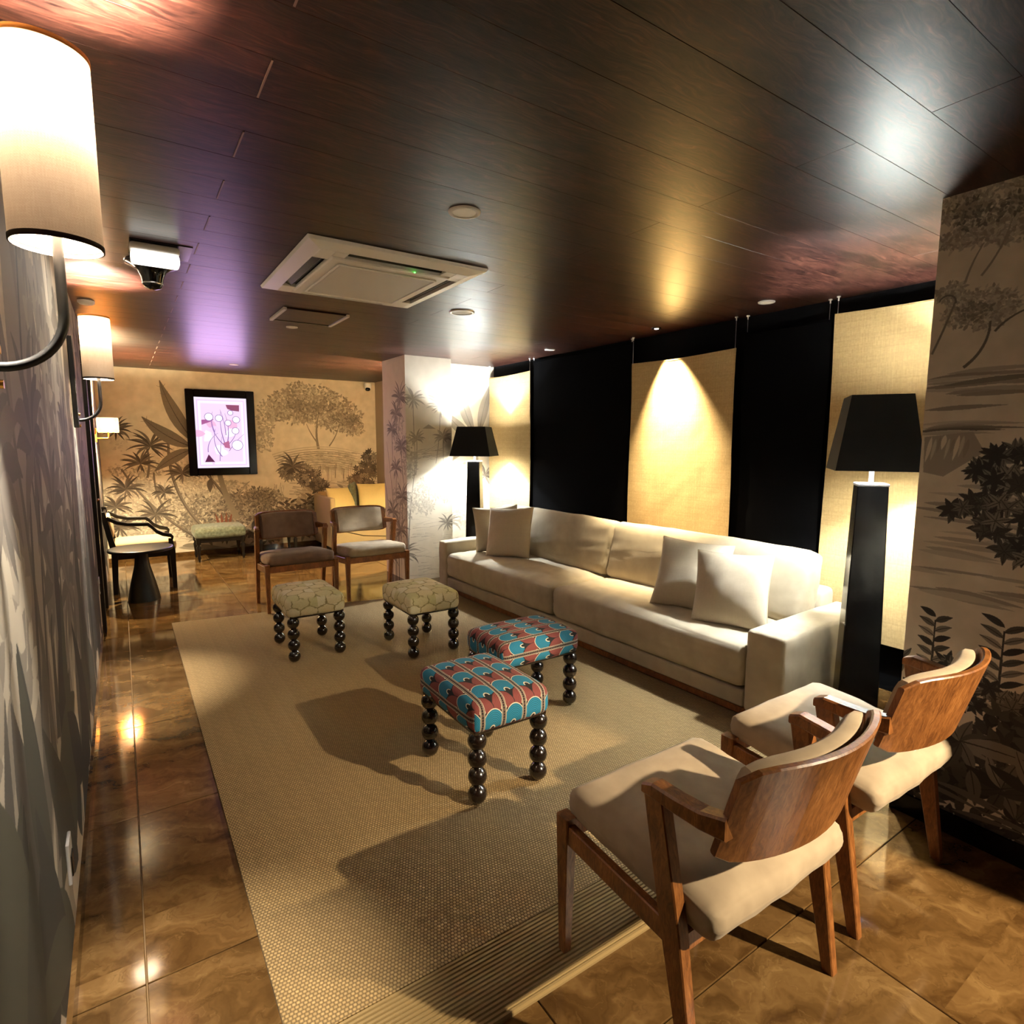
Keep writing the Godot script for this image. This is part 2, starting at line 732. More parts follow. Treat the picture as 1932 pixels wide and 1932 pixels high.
func paint_back() -> Image:
	rng.seed = 71
	var w := 1792
	var h := 1232
	var base := PAPER
	var ink := Color(0.11, 0.08, 0.055)
	var im := ground(w, h, base, 0.07, 5)
	var soft := inks(base, ink, [0.16, 0.24, 0.32])
	var mid := inks(base, ink, [0.36, 0.46, 0.56])
	var deep := inks(base, ink, [0.62, 0.72, 0.82])
	# wash of small leaves and mist over the whole sheet
	for k in 26:
		clump(im, Vector2(rng.randf_range(0, 1792), rng.randf_range(860, 1180)), 120, 60, 90, 24, soft)
	for k in 14:
		clump(im, Vector2(rng.randf_range(0, 700), rng.randf_range(480, 700)), 70, 50, 30, 20, inks(base, ink, [0.07, 0.11]))
	# pale far trees and mist
	for k in 34:
		clump(im, Vector2(rng.randf_range(0, 760), rng.randf_range(760, 900)), 90, 46, 60, 22, soft)
	for k in 20:
		clump(im, Vector2(rng.randf_range(40, 620), rng.randf_range(620, 790)), 70, 40, 40, 20, soft)
	# water and banks, lower left
	hatch(im, Rect2(0, 930, 820, 190), 160, 130, 0.03, soft, 4)
	# far right crown on hill
	for c in [[1120, 190, 120, 80], [1220, 140, 130, 90], [1340, 150, 150, 100], [1460, 200, 130, 90], [1560, 260, 120, 90], [1190, 270, 120, 70], [1340, 270, 140, 80], [1480, 320, 130, 70], [1600, 350, 90, 70], [1060, 260, 80, 60]]:
		clump(im, Vector2(c[0], c[1]), c[2], c[3], 210, 26, soft + mid.slice(0, 2))
	for c in [[1280, 230, 80, 40], [1400, 210, 90, 40], [1520, 290, 80, 40], [1190, 200, 60, 40], [1600, 300, 50, 40]]:
		clump(im, Vector2(c[0], c[1]), c[2], c[3], 90, 24, mid)
	brush(im, arc(Vector2(1340, 520), -1.75, 250, 0.5), 20, 8, mid[1])
	brush(im, arc(Vector2(1330, 470), -2.2, 150, 0.3), 10, 4, mid[1])
	brush(im, arc(Vector2(1420, 500), -0.9, 190, -0.5), 10, 4, mid[1])
	clump(im, Vector2(980, 300), 60, 130, 160, 22, soft)
	clump(im, Vector2(960, 460), 60, 90, 100, 22, soft)
	# hill, cliff and falls
	for k in 11:
		brush(im, arc(Vector2(1010 + k * 8, 560 + k * 15), -0.30, 640 - k * 16, 0.6, 14), 9, 3, (soft + mid)[k % 5])
	hatch(im, Rect2(1040, 540, 560, 130), 190, 150, 0.05, soft + mid.slice(0, 1), 5)
	for k in 40:
		var x := 1180 + k * 12.0
		brush(im, arc(Vector2(x, 650 + 20 * sin(k * 0.7)), PI / 2 + rng.randf_range(-0.1, 0.1), rng.randf_range(50, 110), 0.0, 4), 7, 3, (soft + mid)[k % 5])
	hatch(im, Rect2(1080, 760, 640, 260), 150, 230, 0.12, soft, 6)
	hatch(im, Rect2(1080, 800, 640, 200), 40, 200, 0.16, mid.slice(0, 1), 4)
	# dark bush in the middle and at the right edge
	for c in [[1180, 690, 120, 60], [1260, 740, 110, 60], [1340, 790, 70, 40]]:
		star_clump(im, Vector2(c[0], c[1]), c[2], c[3], 34, 30, mid + deep, deep[2])
	rosette(im, Vector2(1150, 650), 11, 130, 14, deep)
	for c in [[1700, 700, 90, 90], [1640, 760, 80, 70], [1740, 620, 60, 80], [1720, 820, 60, 60]]:
		star_clump(im, Vector2(c[0], c[1]), c[2], c[3], 34, 30, mid + deep, deep[2])
	# tall pale reeds by the frame
	hatch(im, Rect2(1000, 760, 90, 120), 30, 90, PI / 2, mid.slice(0, 1), 4)
	# jungle at the foot of the wall
	for k in 26:
		clump(im, Vector2(rng.randf_range(360, 1010), rng.randf_range(840, 1040)), 80, 50, 90, 24, soft + mid)
	for c in [[760, 900, 130, 80], [880, 950, 120, 80], [960, 1010, 90, 60], [820, 1030, 140, 60], [640, 990, 100, 60], [930, 870, 70, 60]]:
		clump(im, Vector2(c[0], c[1]), c[2], c[3], 170, 24, mid + deep.slice(0, 2))
	for k in 12:
		var x := 1080 + k * 40.0
		var top := 860 + rng.randf_range(-60, 90)
		brush(im, arc(Vector2(x, 1120), -PI / 2, 1120 - top, rng.randf_range(-0.2, 0.2)), 6, 3, mid[2])
		for j in 13:
			var y := lerpf(1110, top, j / 12.0)
			blade(im, Vector2(x, y), -PI / 2 + (0.9 if j % 2 else -0.9), 60, 18, 0.3 if j % 2 else -0.3, (mid + deep)[j % 6])
	for k in 16:
		clump(im, Vector2(rng.randf_range(420, 1040), rng.randf_range(820, 1080)), 60, 44, 80, 22, mid + deep.slice(0, 1))
	for k in 9:
		rosette(im, Vector2(560 + k * 130, 1110 + rng.randf_range(-20, 30)), 9, 130, 26, mid + deep.slice(0, 1))
	for k in 7:
		star_clump(im, Vector2(700 + k * 120, 1100), 50, 30, 5, 46, soft + mid, deep[1])
	# red flower spikes of the plant by the bench
	for k in 4:
		blade(im, Vector2(650 + k * 16, 1070), -PI / 2 + (k - 1.5) * 0.16, 120, 16, 0, Color(0.44, 0.25, 0.17))
	# rocks along the bottom
	for k in 26:
		var x := rng.randf_range(0, 1700)
		blade(im, Vector2(x, rng.randf_range(1140, 1220)), rng.randf_range(-0.1, 0.1), rng.randf_range(120, 260), rng.randf_range(20, 50), 0.1, (soft + mid)[k % 5])
	# screw palms on the left, leaning trunks
	for t in [[620, 1130, -2.35, 720, 0.9, 26, 14], [500, 1110, -2.5, 620, 0.5, 20, 10], [720, 900, -2.05, 380, -0.3, 20, 12], [330, 920, -2.0, 260, 0.5, 14, 8], [240, 700, -1.3, 200, -0.5, 13, 8]]:
		brush(im, arc(Vector2(t[0], t[1]), t[2], t[3], t[4], 12), t[5], t[6], mid[2])
		brush(im, arc(Vector2(t[0] - 5, t[1]), t[2], t[3], t[4], 12), t[5] * 0.3, t[6] * 0.3, deep[1])
	for c in [[270, 500, 150], [210, 610, 120], [440, 680, 120], [120, 770, 120], [90, 400, 110], [270, 940, 130], [60, 880, 110], [70, 1010, 130], [330, 800, 80]]:
		rosette(im, Vector2(c[0], c[1]), 13, c[2], 13, deep)
	# banana plant behind the frame
	for b in [[520, 470, -2.15, 430, 80, 0.35], [540, 450, -1.45, 330, 62, 0.25], [500, 500, -2.75, 330, 80, 0.5], [560, 480, -1.0, 300, 80, 0.5], [500, 520, 2.75, 260, 66, -0.4], [560, 540, 0.4, 240, 84, 0.5], [580, 520, -0.3, 260, 90, 0.6]]:
		blade(im, Vector2(b[0], b[1]), b[2], b[3], b[4], b[5], mid[2], deep[2])
		var path := arc(Vector2(b[0], b[1]), b[2], b[3], b[5], 9)
		for k in range(1, 9):
			var d: Vector2 = (path[k] - path[k - 1]).normalized()
			for sg in [-1.0, 1.0]:
				brush(im, [path[k], path[k] + d.rotated(sg * 0.9) * b[4] * 0.42], 3, 1, deep[0])
	brush(im, arc(Vector2(760, 1000), -2.0, 560, 0.5, 12), 40, 26, mid[1])
	brush(im, arc(Vector2(600, 640), 1.5, 150, -0.3), 8, 4, deep[1])
	blade(im, Vector2(600, 720), 1.6, 90, 34, 0, deep[1])
	return im


func paint_column() -> Image:
	rng.seed = 19
	var w := 1024
	var h := 1280
	var base := PAPER
	var ink := Color(0.17, 0.14, 0.13)
	var im := ground(w, h, base, 0.035, 12)
	var soft := inks(base, ink, [0.16, 0.24, 0.32])
	var mid := inks(base, ink, [0.38, 0.5, 0.6])
	# side strip 0..330: crowded palms and roots
	for k in 14:
		clump(im, Vector2(rng.randf_range(120, 340), rng.randf_range(300, 1200)), 60, 70, 60, 20, soft)
	for k in 12:
		brush(im, arc(Vector2(rng.randf_range(20, 330), 1280), -PI / 2, rng.randf_range(500, 900), rng.randf_range(-0.4, 0.4), 10), 12, 3, (soft + mid)[k % 6])
	for c in [[250, 240, 120], [200, 330, 110], [130, 420, 100], [260, 520, 100], [180, 640, 110], [260, 800, 120], [120, 900, 110], [230, 1000, 130], [300, 1120, 120], [90, 1180, 120]]:
		brush(im, arc(Vector2(c[0], c[1]), PI / 2, 200, rng.randf_range(-0.4, 0.4)), 9, 5, mid[1])
		rosette(im, Vector2(c[0], c[1]), 12, c[2], 12, mid)
	# front strip 330..640: thin palms, island, mirrored thicket, water lines
	for c in [[380, 250, 90, 300], [560, 280, 110, 330], [400, 470, 70, 200], [580, 460, 80, 160]]:
		brush(im, arc(Vector2(c[0], c[1]), PI / 2, c[3], rng.randf_range(-0.25, 0.25)), 7, 4, soft[2])
		rosette(im, Vector2(c[0], c[1]), 11, c[2], 11, soft.slice(1) + mid.slice(0, 1))
	fill_poly(im, PackedVector2Array([Vector2(440, 410), Vector2(480, 385), Vector2(530, 410)]), soft[2])
	for k in 14:
		clump(im, Vector2(rng.randf_range(350, 630), rng.randf_range(700, 860)), 50, 40, 46, 18, soft.slice(0, 2))
	hatch(im, Rect2(340, 530, 300, 60), 40, 90, -0.2, soft, 4)
	hatch(im, Rect2(335, 900, 300, 360), 60, 110, 0.02, soft.slice(0, 2), 3.5)
	rosette(im, Vector2(600, 960), 9, 80, 10, mid)
	# recessed strip 640..1024: broad leaves behind the lamp
	for b in [[880, 420, -2.05, 340, 70, 0.35], [920, 420, -1.4, 330, 62, 0.25], [860, 440, -2.7, 230, 64, 0.6], [900, 470, 2.7, 220, 56, -0.5], [960, 460, -0.8, 260, 70, 0.4], [700, 470, -1.5, 130, 30, 0.3]]:
		blade(im, Vector2(b[0], b[1]), b[2], b[3], b[4], b[5], mid[0], mid[2])
	brush(im, arc(Vector2(900, 440), PI / 2, 700, 0.1), 26, 20, mid[0])
	for k in 10:
		clump(im, Vector2(rng.randf_range(660, 1010), rng.randf_range(640, 1000)), 60, 50, 46, 24, soft)
	for c in [[720, 760, 120], [960, 700, 120], [700, 980, 110]]:
		rosette(im, Vector2(c[0], c[1]), 11, c[2], 12, mid)
	hatch(im, Rect2(650, 1000, 370, 260), 50, 120, 0.02, soft, 3.5)
	return im


func paint_pier() -> Image:
	rng.seed = 44
	var w := 1400
	var h := 1792
	var base := PAPER
	var ink := Color(0.06, 0.055, 0.05)
	var im := ground(w, h, base, 0.06, 31)
	var soft := inks(base, ink, [0.14, 0.22, 0.30])
	var mid := inks(base, ink, [0.36, 0.48, 0.58])
	var deep := inks(base, ink, [0.74, 0.84, 0.92])
	for rep in 5:
		var ox := rep * 290.0
		# hanging tree at the top
		for c in [[50, 50, 60, 40], [130, 70, 80, 50], [220, 50, 80, 50], [60, 130, 60, 30], [160, 140, 60, 30], [250, 130, 60, 40]]:
			clump(im, Vector2(ox + c[0], c[1]), c[2], c[3], 230, 15, soft + mid.slice(0, 1))
		for c in [[90, 90, 50, 26], [180, 80, 50, 26], [60, 60, 30, 20]]:
			clump(im, Vector2(ox + c[0], c[1]), c[2], c[3], 70, 14, mid)
		brush(im, arc(Vector2(ox + 70, 250), -1.35, 100, 0.3), 6, 3, mid[0])
		brush(im, arc(Vector2(ox + 105, 240), -0.95, 140, -0.5), 6, 3, mid[0])
		# rounded crown on a bent trunk
		for c in [[60, 330, 40, 34], [110, 300, 50, 30], [120, 350, 50, 30], [40, 270, 34, 26], [160, 320, 34, 30]]:
			clump(im, Vector2(ox + c[0], c[1]), c[2], c[3], 170, 13, soft + mid.slice(0, 1))
		clump(im, Vector2(ox + 100, 330), 40, 22, 90, 12, mid.slice(0, 2))
		brush(im, arc(Vector2(ox + 84, 474), -0.7, 130, -1.0, 12), 8, 5, mid[2])
		brush(im, arc(Vector2(ox + 146, 388), -0.9, 110, 0.9), 6, 3, mid[2])
		brush(im, arc(Vector2(ox + 6, 430), -1.2, 140, -0.1, 10), 6, 5, mid[1])
		brush(im, arc(Vector2(ox + 52, 300), -1.5, 60, -3.0, 12), 5, 4, mid[2])
		# river banks and a fall
		for k in 12:
			blade(im, Vector2(ox + rng.randf_range(-60, 150), 482 + k * 6.0), rng.randf_range(-0.08, 0.02), rng.randf_range(120, 260), rng.randf_range(5, 14), 0.08, (soft + mid.slice(0, 1))[k % 4])
		blade(im, Vector2(ox + 40, 520), -0.1, 260, 13, 0.1, mid[1])
		blade(im, Vector2(ox + 0, 585), -0.06, 190, 12, 0.05, mid[0])
		for k in 8:
			blade(im, Vector2(ox + rng.randf_range(-30, 40), 626 + k * 4.0), -0.08, rng.randf_range(140, 270), 9, 0.14, (soft + mid)[k % 6])
		fill_poly(im, PackedVector2Array([Vector2(ox + 6, 660), Vector2(ox + 120, 646), Vector2(ox + 150, 700), Vector2(ox + 60, 770), Vector2(ox + 10, 760)]), soft[2])
		for k in 9:
			blade(im, Vector2(ox + 24 + k * 11.0, 660 + 6 * sin(k * 1.7)), PI / 2 + 0.12, rng.randf_range(40, 84), rng.randf_range(7, 12), 0.1, [base, soft[0], mid[0]][k % 3])
		for k in 26:
			blade(im, Vector2(ox + rng.randf_range(-60, 180), rng.randf_range(790, 1130)), rng.randf_range(-0.05, 0.06), rng.randf_range(120, 280), rng.randf_range(6, 18), 0.06, soft[k % 3])
	for rep in 5:
		var ox := rep * 290.0
		# dark pointed leaves hanging in
		for c in [[150, 745, 30, 16], [205, 700, 36, 26], [190, 780, 40, 24], [250, 760, 40, 40], [160, 830, 30, 20], [225, 850, 44, 30], [190, 900, 36, 22], [240, 950, 34, 26], [285, 900, 30, 40]]:
			star_clump(im, Vector2(ox + c[0], c[1]), c[2], c[3], 9, 34, mid.slice(1) + deep, deep[2])
		star_clump(im, Vector2(ox + 84, 862), 6, 6, 2, 36, deep, deep[2])
		star_clump(im, Vector2(ox + 122, 850), 14, 8, 4, 30, mid.slice(1) + deep, deep[2])
		# shrubs
		for c in [[74, 1160, 46], [232, 1150, 60], [150, 1290, 56]]:
			brush(im, [Vector2(ox + c[0], 1400), Vector2(ox + c[0], c[1] + 20.0)], 7, 4, deep[1])
			for k in 17:
				var y := lerpf(1400, c[1] + 10.0, k / 16.0)
				blade(im, Vector2(ox + c[0], y), -PI / 2 + (0.95 if k % 2 else -0.95), c[2], 17, 0.35 if k % 2 else -0.35, (mid + deep)[k % 6], deep[2])
		for k in 12:
			star_clump(im, Vector2(ox + rng.randf_range(0, 290), rng.randf_range(1290, 1420)), 20, 14, 2, 36, mid + deep, deep[2])
	for k in 90:
		clump(im, Vector2(rng.randf_range(0, 1400), rng.randf_range(1390, 1792)), 80, 40, 34, 44, deep)
	for rep in 5:
		var ox := rep * 290.0
		for c in [[160, 1510], [40, 1580], [262, 1600]]:
			for k in 8:
				blade(im, Vector2(ox + c[0], c[1]), TAU * k / 8.0 + 0.2, rng.randf_range(70, 110), 30, 0.3, (mid.slice(1) + deep)[k % 5], deep[2])
		blade(im, Vector2(ox + 165, 1508), -0.1, 190, 48, 0.15, mid[1], deep[1])
		blade(im, Vector2(ox + 190, 1580), 1.3, 100, 34, 0.2, mid[2], deep[1])
		for k in 6:
			blade(im, Vector2(ox + rng.randf_range(0, 290), rng.randf_range(1620, 1780)), rng.randf_range(-0.3, 0.3), 160, 14, 0.2, mid[2])
	return im


func paint_left() -> Image:
	rng.seed = 90
	var w := 2048
	var h := 768
	var base := PAPER
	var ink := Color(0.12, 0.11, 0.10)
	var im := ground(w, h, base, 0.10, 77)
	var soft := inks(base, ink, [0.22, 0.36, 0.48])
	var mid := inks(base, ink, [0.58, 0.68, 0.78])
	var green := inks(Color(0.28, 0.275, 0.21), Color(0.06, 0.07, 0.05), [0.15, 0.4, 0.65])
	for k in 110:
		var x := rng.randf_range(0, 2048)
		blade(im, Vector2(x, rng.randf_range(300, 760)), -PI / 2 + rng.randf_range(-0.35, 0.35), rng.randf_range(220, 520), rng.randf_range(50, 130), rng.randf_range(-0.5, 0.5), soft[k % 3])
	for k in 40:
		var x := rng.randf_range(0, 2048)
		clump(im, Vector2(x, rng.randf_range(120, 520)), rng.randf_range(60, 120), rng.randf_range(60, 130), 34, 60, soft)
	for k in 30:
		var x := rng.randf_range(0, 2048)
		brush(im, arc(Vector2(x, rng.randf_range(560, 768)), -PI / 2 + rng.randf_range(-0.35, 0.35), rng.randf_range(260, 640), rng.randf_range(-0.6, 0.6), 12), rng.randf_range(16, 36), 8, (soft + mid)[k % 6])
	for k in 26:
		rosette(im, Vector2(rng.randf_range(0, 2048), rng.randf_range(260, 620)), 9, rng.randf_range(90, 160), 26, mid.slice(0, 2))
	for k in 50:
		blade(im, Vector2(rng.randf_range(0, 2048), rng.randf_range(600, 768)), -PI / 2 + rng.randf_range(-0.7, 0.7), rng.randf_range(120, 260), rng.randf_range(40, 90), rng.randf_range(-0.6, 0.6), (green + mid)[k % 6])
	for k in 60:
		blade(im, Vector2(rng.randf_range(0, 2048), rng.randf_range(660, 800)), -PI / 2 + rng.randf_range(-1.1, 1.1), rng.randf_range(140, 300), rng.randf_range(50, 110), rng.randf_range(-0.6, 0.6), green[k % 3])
	return im


# glowing print of the light box: an invented line composition in mauve
func paint_print() -> Image:
	rng.seed = 3
	var w := 420
	var h := 620
	var im := Image.create(w, h, false, Image.FORMAT_RGB8)
	im.fill(Color(0.96, 0.90, 0.99))
	var line := Color(0.52, 0.36, 0.66)
	var rose := Color(0.93, 0.72, 0.86)
	im.fill_rect(Rect2i(18, 20, w - 36, h - 40), Color(0.90, 0.78, 0.97))
	im.fill_rect(Rect2i(26, 28, w - 52, h - 56), Color(0.98, 0.93, 1.0))
	im.fill_rect(Rect2i(48, 52, w - 96, h - 104), Color(0.95, 0.84, 0.96))
	# washes
	for k in 14:
		blade(im, Vector2(rng.randf_range(70, 330), rng.randf_range(120, 540)), rng.randf() * TAU, rng.randf_range(70, 150), rng.randf_range(40, 80), rng.randf_range(-0.8, 0.8), [Color(0.99, 0.95, 1.0), rose, Color(0.93, 0.82, 0.97)][k % 3])
	fill_poly(im, PackedVector2Array([Vector2(60, 568), Vector2(92, 500), Vector2(140, 568)]), Color(0.36, 0.12, 0.30))
	fill_poly(im, PackedVector2Array([Vector2(250, 60), Vector2(360, 60), Vector2(358, 116), Vector2(300, 110), Vector2(262, 96)]), Color(0.55, 0.28, 0.42))
	fill_poly(im, PackedVector2Array([Vector2(50, 196), Vector2(150, 190), Vector2(120, 212), Vector2(50, 240)]), Color(0.66, 0.36, 0.58))
	# bending branches rising from one stem
	for t in [[240, 440, -1.9, 330, 0.5, 8], [235, 430, -2.4, 280, 0.9, 7], [240, 430, -1.3, 300, -0.6, 8], [245, 420, -0.7, 190, -0.8, 6], [200, 520, -2.2, 260, 1.0, 7], [150, 300, -1.9, 180, 0.6, 5], [260, 470, -1.0, 200, 0.3, 5], [180, 560, -1.5, 220, 0.1, 5], [90, 480, -1.6, 200, 1.1, 6], [240, 330, -1.6, 230, -0.3, 6]]:
		brush(im, arc(Vector2(t[0], t[1]), t[2], t[3], t[4], 12), t[5], 2, line)
	for c in [[262, 220, 26], [285, 130, 22], [330, 190, 30], [110, 170, 34], [190, 180, 30], [330, 420, 46], [320, 290, 30]]:
		var ringp := []
		for k in 15:
			ringp.append(Vector2(c[0], c[1]) + Vector2(cos(TAU * k / 14.0), sin(TAU * k / 14.0)) * c[2])
		fill_poly(im, PackedVector2Array(ringp.slice(0, 14)), Color(0.99, 0.95, 1.0))
		brush(im, ringp, 4, 4, line)
	fill_poly(im, PackedVector2Array([Vector2(214, 400), Vector2(262, 380), Vector2(270, 450), Vector2(226, 440)]), Color(0.72, 0.40, 0.56))
	return im


# ---------------------------------------------------------------- scene
func _ready() -> void:
	noise.seed = 4
	noise.frequency = 0.012
	noise.fractal_octaves = 3
	rng.seed = 11

	# camera
	var cam := Camera3D.new()
	cam.name = "camera"
	add_child(cam)
	cam.fov = 82.965
	cam.near = 0.02
	cam.far = 60
	cam.transform = Transform3D(Basis(Vector3(0.82953974, 0.00250803, 0.55844205), Vector3(0.06498231, 0.9927633, -0.10098682), Vector3(-0.55465405, 0.12006143, 0.82337363)).orthonormalized(), Vector3(0, 1.45, 0))
	cam.current = true

	# environment: an enclosed room lit by its lamps
	var we := WorldEnvironment.new()
	we.name = "environment"
	var e := Environment.new()
	e.background_mode = Environment.BG_COLOR
	e.background_color = Color.BLACK
	e.tonemap_mode = Environment.TONE_MAPPER_LINEAR
	e.tonemap_exposure = 3.35
	e.sdfgi_enabled = true
	e.ssao_enabled = true
	e.ssil_enabled = true
	we.environment = e
	add_child(we)

	make_materials()
	build_shell()
	build_sofa()
	build_rug()
	build_lamps()
	build_chairs()
	build_stools()
	build_panels()
	build_far_end()
	build_ceiling_things()
	build_small()


const LAMP_COL := Color(0.95, 0.985, 1.0)
const SCONCE_COL := Color(1.0, 0.955, 0.885)
const AMBER_COL := Color(1.0, 0.90, 0.71)
const LAMP_E := 1.6
const SCONCE_E := 3.0
const AMBER_E := 2.6


func make_materials() -> void:
	# ceiling planks: dark lacquered wood, five cuts of one grain
	var cg := tex_of(grain_image(512, 512, [Color(0.05, 0.026, 0.02), Color(0.13, 0.068, 0.052), Color(0.21, 0.115, 0.088), Color(0.31, 0.185, 0.14)], 1.6, 21))
	for k in 5:
		var m := mat("ceiling_wood_%d" % k, Color.WHITE, 0.35)
		tri_map(m, cg, Vector3(0.62, 1.0, 1.9), Vector3(k * 0.23, 0, k * 0.37))
		relief(m, cg, 0.06)
		m.metallic_specular = 0.31
	mat("ceiling_slab", Color(0.03, 0.022, 0.02), 0.7)
	mat("joint_line", Color(0.52, 0.42, 0.38), 0.5)
	# floor tiles
	var fg := tex_of(marble_image(512, 6, [Color(0.22, 0.15, 0.075), Color(0.30, 0.215, 0.115), Color(0.375, 0.28, 0.16), Color(0.445, 0.345, 0.21), Color(0.56, 0.46, 0.30)]))
	for k in 6:
		var m := mat("marble_%d" % k, [Color(1, 1, 1), Color(0.94, 0.92, 0.9), Color(1, 0.97, 0.93), Color(0.9, 0.88, 0.86), Color(0.97, 0.95, 0.92), Color(0.93, 0.9, 0.86)][k], 0.085)
		tri_map(m, fg, Vector3(1.1, 1.1, 1.1), Vector3(k * 0.29, 0, k * 0.41))
		m.metallic_specular = 0.5
	mat("grout", Color(0.50, 0.40, 0.26), 0.7)
	# wood of the armchairs: grain runs along v (upright)
	var wg := grain_image(256, 256, [Color(0.32, 0.18, 0.075), Color(0.45, 0.27, 0.12), Color(0.54, 0.34, 0.165), Color(0.63, 0.42, 0.22)], 1.4, 33)
	wg.rotate_90(CLOCKWISE)
	var wt := tex_of(wg)
	var cw := mat("chair_wood", Color.WHITE, 0.38)
	tri_map(cw, wt, Vector3(3.5, 1.6, 3.5))
	var pw := mat("plinth_wood", Color(0.9, 0.85, 0.8), 0.45)
	tri_map(pw, cg, Vector3(1, 1, 1))
	pw.albedo_texture = wt
	# fabrics
	var linen := tex_of(weave_image(256, Color(0.80, 0.80, 0.80), Color(1, 1, 1), 48, 2, 0.25))
	var sf := mat("sofa_fabric", Color(0.70, 0.645, 0.545), 0.92)
	tri_map(sf, noise_tex(0.012, 9, Color(0.88, 0.88, 0.88), Color(1, 1, 1), 256, 5), Vector3(1.3, 1.3, 1.3))
	relief(sf, linen, 0.02)
	sf.rim_enabled = true
	sf.rim = 0.35
	sf.rim_tint = 0.6
	var pf := mat("pillow_fabric", Color(0.76, 0.70, 0.60), 0.9)
	tri_map(pf, linen, Vector3(6, 6, 6))
	pf.rim_enabled = true
	pf.rim = 0.25
	var cf := mat("chair_fabric", Color(0.66, 0.585, 0.48), 0.9)
	tri_map(cf, noise_tex(0.014, 15, Color(0.86, 0.85, 0.84), Color(1, 1, 1), 256, 5), Vector3(2.2, 2.2, 2.2))
	cf.rim_enabled = true
	cf.rim = 0.4
	cf.rim_tint = 0.5
	var cf2 := mat("chair_fabric_mauve", Color(0.50, 0.40, 0.32), 0.9)
	tri_map(cf2, noise_tex(0.014, 16, Color(0.84, 0.83, 0.83), Color(1, 1, 1), 256, 5), Vector3(2.2, 2.2, 2.2))
	cf2.rim_enabled = true
	cf2.rim = 0.4
	var ju := weave_image(512, Color(0.50, 0.40, 0.25), Color(0.80, 0.69, 0.48), 128, 51, 0.55)
	var jt := tex_of(ju)
	var jm := mat("jute", Color(1, 1, 1), 0.95)
	tri_map(jm, jt, Vector3(2.9, 2.9, 2.9))
	relief(jm, jt, 0.12)
	var bc := mat("black_cloth", Color(0.035, 0.033, 0.035), 1.0)
	bc.metallic_specular = 0.05
	relief(bc, linen, 0.03)
	bc.uv1_triplanar = true
	bc.uv1_scale = Vector3(6, 6, 6)
	mat("black_wall", Color(0.05, 0.048, 0.05), 0.95).metallic_specular = 0.12
	# rug
	var loop := Image.create(128, 128, false, Image.FORMAT_RGB8)
	var rr := RandomNumberGenerator.new()
	rr.seed = 5
	var jit := []
	for k in 64:
		jit.append(rr.randf_range(0.75, 1.0))
	for y in 128:
		for x in 128:
			var j := int(y / 16.0)
			var fx := fposmod(x + (8 if j % 2 else 0), 16.0) / 16.0
			var i := int(fposmod(x + (8 if j % 2 else 0), 128.0) / 16.0)
			var v: float = pow(sin(fx * PI) * sin(fposmod(y, 16.0) / 16.0 * PI), 0.55) * jit[i * 8 + j]
			loop.set_pixel(x, y, Color(v, v, v))
	var lt := tex_of(loop)
	var rug_img := Image.create(128, 128, false, Image.FORMAT_RGB8)
	for y in 128:
		for x in 128:
			var v := loop.get_pixel(x, y).r
			rug_img.set_pixel(x, y, Color(0.36, 0.285, 0.17).lerp(Color(0.67, 0.56, 0.37), v))
	var rm := mat("rug_loops", Color.WHITE, 0.97)
	tri_map(rm, tex_of(rug_img), Vector3(11.5, 11.5, 11.5), Vector3.ZERO, true)
	relief(rm, lt, 0.22)
	rm.detail_enabled = false
	mat("rug_rib", Color(0.53, 0.44, 0.28), 0.97)
	# metals, plastics, lacquer
	var bl := mat("black_lacquer", Color(0.012, 0.011, 0.012), 0.2)
	bl.metallic_specular = 0.36
	bl.clearcoat_enabled = true
	bl.clearcoat = 0.2
	bl.clearcoat_roughness = 0.1
	mat("black_iron", Color(0.02, 0.018, 0.018), 0.45)
	mat("dark_wood", Color(0.035, 0.022, 0.016), 0.35)
	var bw := mat("bead_wood", Color(0.09, 0.052, 0.03), 0.2)
	bw.clearcoat_enabled = true
	bw.clearcoat = 0.7
	bw.clearcoat_roughness = 0.12
	mat("brass", Color(0.80, 0.60, 0.28), 0.25, 1.0)
	mat("steel", Color(0.75, 0.75, 0.76), 0.3, 1.0)
	mat("white_plastic", Color(0.93, 0.925, 0.915), 0.45)
	mat("grey_plastic", Color(0.80, 0.795, 0.79), 0.5)
	mat("black_plastic", Color(0.015, 0.015, 0.016), 0.15)
	mat("shade_black", Color(0.014, 0.013, 0.013), 0.9)
	mat("shade_lining", Color(0.86, 0.85, 0.82), 0.8)
	var sh := mat("linen_shade", Color(0.70, 0.65, 0.59), 0.95)
	tri_map(sh, tex_of(weave_image(256, Color(0.84, 0.82, 0.80), Color(1, 1, 1), 64, 7, 0.5)), Vector3(7, 7, 7))
	sh.backlight_enabled = true
	sh.backlight = Color(0.17, 0.158, 0.143)
	mat("shade_band", Color(0.16, 0.11, 0.07), 0.9)
	var am := mat("amber_shade", Color(0.78, 0.50, 0.15), 0.9)
	am.backlight_enabled = true
	am.backlight = Color(0.13, 0.12, 0.1)
	var bulb := mat("bulb_glow", Color(1, 1, 1), 0.5)
	bulb.emission_enabled = true
	bulb.emission = Color(1.0, 0.97, 0.92)
	bulb.emission_energy_multiplier = 6.0
	var abulb := mat("amber_bulb_glow", Color(1, 1, 1), 0.5)
	abulb.emission_enabled = true
	abulb.emission = Color(1.0, 0.82, 0.5)
	abulb.emission_energy_multiplier = 10.0
	# stool covers
	var fan := mat("fan_print", Color.WHITE, 0.85)
	fan.albedo_texture = tex_of(fan_image())
	fan.uv1_scale = Vector3(10.2, 3.1, 1)
	fan.uv1_offset = Vector3(0.5, 0.1, 0)
	var cell := mat("cell_print", Color.WHITE, 0.88)
